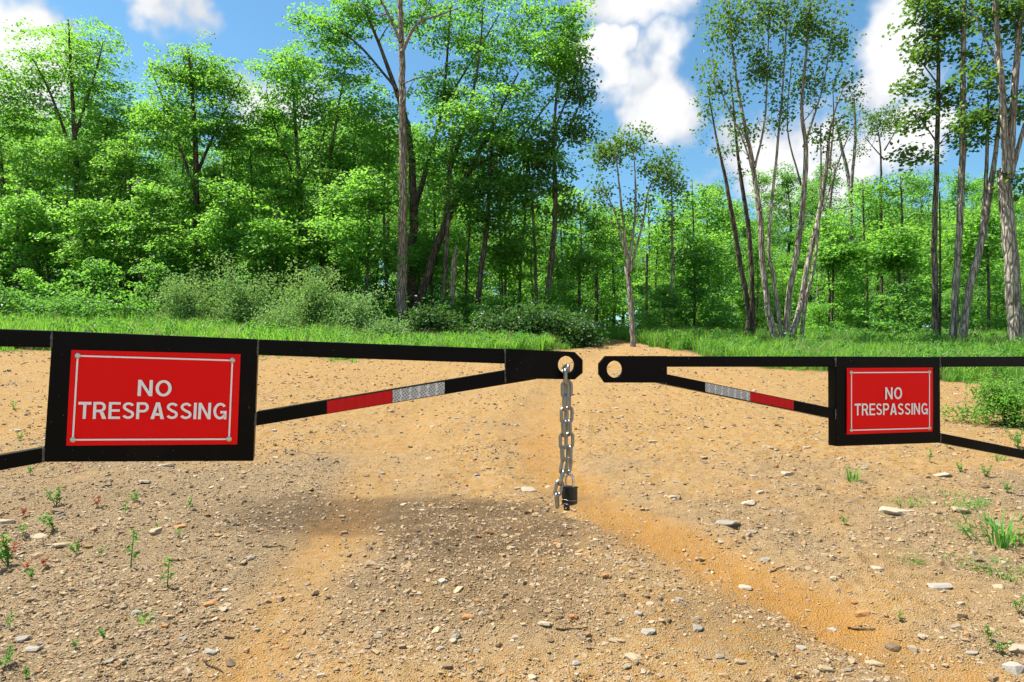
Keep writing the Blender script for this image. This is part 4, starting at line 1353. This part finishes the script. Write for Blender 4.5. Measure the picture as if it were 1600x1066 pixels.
pebbles = [proto_obj('pebble', hull_mesh('pebble', 13, 1, rng.uniform(.6, .9), rng.uniform(.35, .65)), MAT['gravel']) for _ in range(6)]
X, Y = grit_points(230000, 1.9, 19)
sd, dp = soil_masks(X, Y)
tr, tl = tracks(X, Y)
clus = fbm(X * 2.2, Y * 2.2, 61, 4, .6)
keep = rng.random(len(X)) < np.clip(1.00 - .62 * sd + .12 * dp + (clus - .5) * 2.2, .16, 1) * (1 - .70 * np.maximum(tr, .8 * tl))
keep &= grass_mask(X, Y) < .5
X, Y = X[keep], Y[keep]
n = len(X)
size = np.clip(rng.lognormal(math.log(.0045), .54, n) * (.70 + .15 * Y), .002, .040)
Z = height(X, Y) + size * .02
scatter('gravel', np.stack([X, Y, Z], 1), np.stack([rng.normal(0, .25, n), rng.normal(0, .25, n), rng.uniform(0, 6.28, n)], 1), np.repeat(size[:, None], 3, 1), rng.integers(0, 6, n), pebbles,
        'small mixed gravel and grit spread over the sandy dirt')


def tuft_mesh(name, nb, h, spread, wd, lean=.45):
    V, T, Qd, tint = [], [], [], []
    for b in range(nb):
        a = rng.uniform(0, 6.28); r = spread * math.sqrt(rng.random())
        base = np.array([math.cos(a) * r, math.sin(a) * r, -.03])
        d = np.array([math.cos(a + rng.normal(0, .7)), math.sin(a + rng.normal(0, .7)), 0])
        hh = h * rng.uniform(.5, 1.1); ln = lean * rng.uniform(.2, 1.2) * hh
        side = np.cross(d, [0, 0, 1]) * wd * .5 * rng.uniform(.7, 1.3)
        side = side * math.cos(rng.uniform(-.8, .8)) + d * wd * .3 * rng.normal()
        p0, p1, p2 = base, base + np.array([0, 0, hh * .55]) + d * ln * .3, base + np.array([0, 0, hh * rng.uniform(.82, 1)]) + d * ln
        o = len(V)
        V += [p0 - side, p0 + side, p1 - side * .8, p1 + side * .8, p2]
        Qd.append((o, o + 1, o + 3, o + 2)); T.append((o + 2, o + 3, o + 4))
        tint.append(rng.random())
    return fast_mesh(name, np.array(V), [np.array(Qd), np.array(T)], False, {'tint': np.array(tint + tint)})


def broad_mesh(name, h, r, nl, leaf, narrow=.55):
    c = rng.normal(size=(nl, 3)); c /= np.linalg.norm(c, axis=1)[:, None]
    c *= (rng.random(nl) ** .4)[:, None] * np.array([r, r, h * .5]); c[:, 2] += h * .5
    nn = rng.normal(0, .7, (nl, 3)); nn[:, 2] += .8
    return leaves_mesh(name, c, nn, leaf * rng.uniform(.6, 1.3, nl), rng.random(nl), narrow)


tufts = [proto_obj('grass_tuft', tuft_mesh('grass_tuft', 46, .5, .16, .016), MAT['grass']) for _ in range(4)] + \
        [proto_obj('leafy_weed', broad_mesh('leafy_weed', .5, .2, 70, .085), MAT['weed']) for _ in range(2)] + \
        [proto_obj('straw_tuft', tuft_mesh('straw_tuft', 14, .62, .14, .010, .5), MAT['dry'])]
X = rng.uniform(-35, 35, 61000); Y = rng.uniform(4.5, 31, 61000)
gm = grass_mask(X, Y)
keep = (rng.random(len(X)) < gm * np.clip(1.25 - (Y - 12) * .045, .35, 1)) & (np.abs(X) < .84 * Y + 9)
X, Y, gm = X[keep], Y[keep], gm[keep]
n = len(X)
tallness = .12 + 1.0 * fbm(X * .6, Y * .6, 71, 4, .6)
hgt = (.20 + 1.15 * sstep(gm, .3, 1.0) * tallness) * rng.uniform(.7, 1.25, n) * np.interp(X, [-10, 0, 4, 10], [1.1, .85, .95, .9])
wide = np.clip(hgt, .45, 1.0)
scatter('tall_grass', np.stack([X, Y, height(X, Y)], 1), np.stack([rng.normal(0, .08, n), rng.normal(0, .08, n), rng.uniform(0, 6.28, n)], 1),
        np.stack([wide, wide, hgt], 1), np.where(rng.random(n) < .72, rng.integers(0, 4, n), rng.integers(4, 7, n)), tufts, 'tall yellow-green grass and weeds between the dirt and the trees')

# ------------------------------------------------------------------ stones one can pick out
_ys = np.concatenate([np.linspace(1.6, 8, 1600), np.linspace(8.01, 40, 1600)])


def ground_px(x, y):
    """where the ray through a photo pixel meets the ground"""
    Xs = (x - CX) / FPX * _ys; Zs = CAMZ + (HY - y) / FPX * _ys
    below = np.nonzero(Zs < height(Xs, _ys))[0]
    i = below[0] if len(below) else len(_ys) - 1
    return np.array([Xs[i], _ys[i], float(height(Xs[i], _ys[i]))])


ORD = ['leftmost', 'second from the left', 'third from the left', 'fourth from the left', 'fifth from the left', 'sixth from the left', 'seventh from the left', 'eighth from the left', 'ninth from the left', 'tenth from the left', 'eleventh from the left', 'twelfth from the left', 'thirteenth from the left', 'fourteenth from the left']
STONE_SETS = {c: [hull_mesh('stone', 26, 1, .74, zz, .07, .75) for zz in (.36, .5, .62)] + [hull_mesh('stone', 20, 1, .62, .30, .06, .9)] for c in ('grey', 'tan', 'rust', 'pale', 'brown')}
for c, L_ in STONE_SETS.items():
    for m_ in L_: m_.materials.append(MAT['stone_' + c])
PICKED = [
    (964, 1003, 26, 'tan', 3), (990, 1027, 27, 'tan', 0), (1013, 989, 25, 'grey', 1), (894, 965, 20, 'rust', 2), (852, 975, 25, 'pale', 0), (803, 997, 18, 'pale', 2), (712, 996, 18, 'grey', 2),
    (731, 964, 22, 'rust', 1), (698, 1042, 20, 'brown', 1), (901, 1037, 16, 'grey', 2), (866, 927, 13, 'brown', 2), (946, 900, 14, 'rust', 1), (904, 867, 13, 'tan', 1), (941, 917, 16, 'brown', 0),
    (871, 851, 15, 'rust', 0), (827, 766, 26, 'pale', 0), (691, 909, 18, 'pale', 1), (756, 886, 11, 'tan', 1), (997, 959, 14, 'grey', 2), (1016, 945, 17, 'pale', 1), (640, 1012, 13, 'tan', 1), (745, 1018, 12, 'grey', 2), (838, 1032, 12, 'pale', 2), (592, 990, 11, 'grey', 1),
    (328, 946, 24, 'rust', 2), (263, 964, 20, 'tan', 1), (356, 946, 13, 'tan', 1), (213, 959, 18, 'grey', 2), (32, 1001, 27, 'grey', 1), (54, 1014, 28, 'grey', 0), (328, 1020, 23, 'grey', 2), (97, 852, 32, 'tan', 0),
    (60, 840, 29, 'pale', 0), (11, 816, 30, 'pale', 0), (90, 800, 22, 'brown', 1), (259, 728, 25, 'pale', 0), (245, 832, 23, 'tan', 2), (281, 824, 22, 'rust', 1), (360, 886, 17, 'tan', 1), (446, 1013, 13, 'rust', 1),
    (418, 724, 13, 'rust', 2), (352, 924, 15, 'pale', 1), (502, 1056, 16, 'pale', 2), (285, 1000, 14, 'grey', 1), (229, 753, 21, 'pale', 0), (120, 940, 15, 'brown', 0), (170, 1035, 17, 'grey', 1), (400, 985, 12, 'grey', 2), (150, 905, 13, 'tan', 0),
    (1404, 802, 60, 'pale', 3), (1500, 797, 26, 'tan', 1), (1467, 916, 44, 'grey', 0), (1167, 787, 31, 'pale', 3), (1062, 938, 15, 'grey', 2), (1089, 982, 20, 'grey', 1), (1125, 1027, 16, 'grey', 2), (1396, 1012, 25, 'brown', 2),
    (1364, 1037, 31, 'tan', 0), (1583, 1046, 34, 'grey', 2), (1594, 1017, 32, 'pale', 1), (1252, 1013, 17, 'grey', 1), (1290, 1045, 23, 'tan', 1), (1165, 918, 23, 'pale', 0), (1196, 876, 17, 'grey', 1), (1348, 960, 26, 'rust', 1),
    (1337, 942, 15, 'rust', 1), (1138, 818, 40, 'grey', 0), (1176, 831, 19, 'grey', 0), (1559, 918, 21, 'tan', 0), (1501, 944, 13, 'pale', 1), (1474, 743, 42, 'pale', 3), (1188, 770, 14, 'pale', 1), (1051, 778, 15, 'pale', 1),
    (1538, 761, 15, 'brown', 2), (1371, 889, 19, 'pale', 0), (1156, 1035, 19, 'tan', 1), (1105, 1030, 16, 'brown', 1), (1300, 985, 14, 'grey', 1), (1440, 995, 17, 'pale', 1), (1520, 1020, 20, 'grey', 0), (1230, 740, 20, 'pale', 0), (1100, 715, 18, 'pale', 3), (1260, 700, 14, 'tan', 1), (1020, 690, 14, 'tan', 1)]


def stone_at(x, y, wpx, colr, k, label, group=None):
    p = ground_px(x, y)
    r = wpx / 2 * p[1] / FPX
    me = STONE_SETS[colr][k]
    o = bpy.data.objects.new('stone', me)
    o.location = (p[0], p[1], p[2] + r * .02)
    o.rotation_euler = (rng.normal(0, .12), rng.normal(0, .12), rng.normal(0, .4))
    o.scale = (r, r * rng.uniform(.9, 1.2), r * rng.uniform(.60, .95))
    link(o)
    return tag(o, label, 'stone', group)


CNAME = {'grey': 'grey', 'tan': 'tan', 'rust': 'rust-brown', 'pale': 'pale', 'brown': 'dark brown'}


def zone(x, y):
    if x < 450: return 'on the grey gravel at the left' if y > 770 else 'under the large sign'
    if x < 860: return 'on the dirt left of the padlock' if y < 930 else 'near the bottom edge left of the padlock'
    if x < 1060: return 'on the dirt near the padlock' if y < 940 else 'near the bottom edge below the padlock'
    if x < 1300: return 'on the dirt below the farther arm' if y < 860 else 'by the orange rut'
    return 'on the weedy gravel at the right' if y < 960 else 'in the bottom right corner'


def numbered(items, labf):
    """unique labels: look + place, then order from the left where look and place agree"""
    groups = {}
    for it in items: groups.setdefault(labf(it), []).append(it)
    out = []
    for lab, its in groups.items():
        its.sort(key=lambda q: q[0])
        for i, it in enumerate(its):
            out.append((it, lab if len(its) == 1 else f'{lab}, {ORD[min(i, 13)]}'))
    return out


SHAPE = ['flat', 'angular', 'rounded', 'slab-like']
for it, lab in numbered(PICKED, lambda q: f"{'large' if q[2] >= 26 else 'small' if q[2] < 15 else 'middle-sized'} {SHAPE[q[4]]} {CNAME[q[3]]} stone {zone(q[0], q[1])}"):
    stone_at(*it, lab, 'loose stones on the clearing')
extra = []
tries = 0
while len(extra) < 150 and tries < 4000:
    tries += 1
    x = rng.uniform(0, 1600); y = 600 + 460 * rng.random() ** .9
    p = ground_px(x, y)
    tr, tl = tracks(p[0], p[1])
    if rng.random() < .8 * max(float(tr), float(tl)) or float(grass_mask(p[0], p[1])) > .4: continue
    if x < 420 and y < 722 and x > 60: continue
    extra.append((x, y, rng.uniform(7, 12.5), ['grey', 'tan', 'tan', 'pale', 'rust', 'brown', 'pale'][int(rng.integers(0, 7))], int(rng.integers(0, 4))))
for q, lab in numbered(extra, lambda q: f'pebble-sized {SHAPE[q[4]]} {CNAME[q[3]]} stone {zone(q[0], q[1])}'):
    stone_at(*q, lab, 'pebble-sized stones on the clearing')

# ------------------------------------------------------------------ small weeds on the dirt
def seedling(x, y, hpx, label, kind='leafy', red=False):
    p = ground_px(x, y); h = hpx * p[1] / FPX
    root = empty('weed_seedling', p, label, 'weed', 'small weeds on the dirt')
    lm_ = MAT['red_leaf'] if red else MAT['weed']
    if kind == 'grass':
        me = tuft_mesh('blades', 26, h, h * .22, h * .045, .9)
        mobj('blades', me, MAT['weed'], root)
        return
    if kind == 'mat':
        me = tuft_mesh('blades', 130, h * .70, h * 1.5, h * .055, 1.5)
        mobj('blades', me, MAT['weed'], root)
        return
    ns = 1 if kind == 'upright' else int(rng.integers(2, 5))
    a = Acc(); C, Nn, Sz = [], [], []
    for s_ in range(ns):
        d = rng.normal(0, .35 if ns > 1 else .08, 2)
        tip = np.array([d[0] * h, d[1] * h, h * rng.uniform(.75, 1)])
        P = np.array([[0, 0, -.01], tip * .5 + np.array([0, 0, .06 * h]), tip])
        a.tube(P, np.array([h * .02, h * .015, h * .008]), 4)
        nl = 16
        for k in range(nl):
            f = .25 + .75 * k / (nl - 1)
            b = tip * f
            an = rng.uniform(0, 6.28); L = h * .24 * (1.15 - .5 * f)
            out = np.array([math.cos(an), math.sin(an), .45])
            C.append(b + out * L * .5); Sz.append(L * 1.2)
            Nn.append(np.array([-math.cos(an) * .4, -math.sin(an) * .4, 1]) + rng.normal(0, .3, 3))
    mobj('stem', a.mesh('stem'), MAT['twig'] if red else MAT['weed'], root)
    n_ = len(C)
    mobj('leaves', leaves_mesh('leaves', np.array(C), np.array(Nn), np.array(Sz), rng.random(n_), .42), lm_, root)


WEEDS = [(88, 792, 32, 'leafy'), (85, 828, 32, 'leafy'), (204, 888, 58, 'upright'), (120, 866, 22, 'leafy'), (261, 918, 52, 'upright'), (279, 838, 13, 'leafy'), (247, 826, 13, 'leafy'), (14, 885, 50, 'leafy'),
         (50, 906, 20, 'leafy'), (15, 985, 34, 'upright'), (165, 998, 20, 'leafy'), (226, 972, 34, 'grass'), (296, 798, 26, 'upright'), (210, 785, 18, 'leafy'), (6, 1045, 30, 'leafy'), (118, 1012, 14, 'leafy'), (36, 834, 22, 'leafy'), (156, 868, 15, 'leafy'), (195, 806, 26, 'upright'), (42, 1062, 18, 'leafy'), (48, 742, 16, 'leafy'), (30, 690, 16, 'leafy'), (22, 640, 14, 'leafy'),
         (1330, 752, 40, 'grass'), (1420, 782, 22, 'mat'), (1480, 785, 30, 'mat'), (1505, 782, 22, 'mat'), (1562, 852, 62, 'grass'), (1580, 838, 52, 'mat'), (1405, 868, 18, 'mat'), (1425, 872, 14, 'mat'), (1490, 862, 20, 'mat'), (1520, 880, 24, 'mat'), (1565, 888, 26, 'mat'), (1590, 900, 24, 'mat'),
         (1453, 722, 26, 'upright'), (1540, 745, 20, 'leafy'), (1500, 738, 16, 'leafy'), (1590, 955, 28, 'leafy'), (1562, 1022, 26, 'leafy'), (1405, 972, 18, 'leafy'), (1545, 1000, 24, 'leafy'), (1320, 820, 16, 'leafy'), (1590, 700, 30, 'leafy'), (1560, 720, 22, 'grass'), (1575, 770, 18, 'leafy'), (1480, 700, 16, 'leafy')]
KN = {'leafy': 'bushy green seedling', 'upright': 'upright feathery green seedling', 'grass': 'green grass tuft', 'mat': 'low sprawling green grass mat'}


def wzone(x, y):
    if x < 400: return 'under the large sign' if y < 810 and x > 60 else 'on the left gravel' if y > 850 else 'at the left edge' if x < 60 else 'left of the dark ground patch'
    return 'below the smaller-looking sign' if y < 760 and x < 1470 else 'below the right-hand brace' if y < 800 else 'at the right edge' if x > 1535 else 'on the right-hand gravel'


for it, lab in numbered(WEEDS, lambda q: f'{KN[q[3]]} {wzone(q[0], q[1])}'):
    seedling(it[0], it[1], it[2], lab, it[3])
for x, y, h, lab in [(36, 806, 14, 'red-leaved seedling near the left edge under the brace'), (17, 868, 30, 'reddish seedling at the left edge beside a green one'), (68, 884, 14, 'red-leaved seedling nearest the left gravel stones'), (42, 890, 14, 'red seedling just left of the flat tan stone'), (118, 738, 16, 'dry red-brown seedling right under the large sign'), (152, 792, 16, 'orange-red seedling below the large sign')]:
    seedling(x, y, h, lab, 'leafy', True)

# ------------------------------------------------------------------ twigs
for x, y, ln, ang, lab in [(288, 876, 52, .05, 'straight grey twig lying on the left gravel'), (185, 1032, 40, .7, 'curved brown twig near the bottom left'), (335, 1046, 46, -.5, 'thin dark twig near the bottom edge, left of the rut'),
                           (430, 856, 40, -.1, 'dark twig at the left end of the dark ground patch'), (325, 975, 34, .6, 'thin twig beside the orange-brown stone at left'), (890, 985, 46, -.15, 'brown twig behind the bottom stones below the padlock'),
                           (1215, 890, 30, .1, 'short red-brown twig at the orange rut'), (1345, 985, 36, -.35, 'twig among the rust-brown stones at right')]:
    p = ground_px(x, y); L = ln * p[1] / FPX
    pts = []
    for t in np.linspace(-.5, .5, 7):
        q = np.array([math.cos(ang) * L * t, math.sin(ang) * L * t * 1.4 + .06 * L * math.sin(t * 5), 0])
        q[2] = float(height(p[0] + q[0], p[1] + q[1])) - p[2] + .006
        pts.append(q + rng.normal(0, .008 * L, 3) * np.array([1, 1, .3]))
    a = Acc(); a.tube(np.array(pts), np.linspace(.0045, .002, 7), 6, .15, cap=True)
    o = mobj('twig', a.mesh('twig'), MAT['twig']); o.location = tuple(p)
    tag(o, lab, 'twig', 'dry twigs on the dirt')
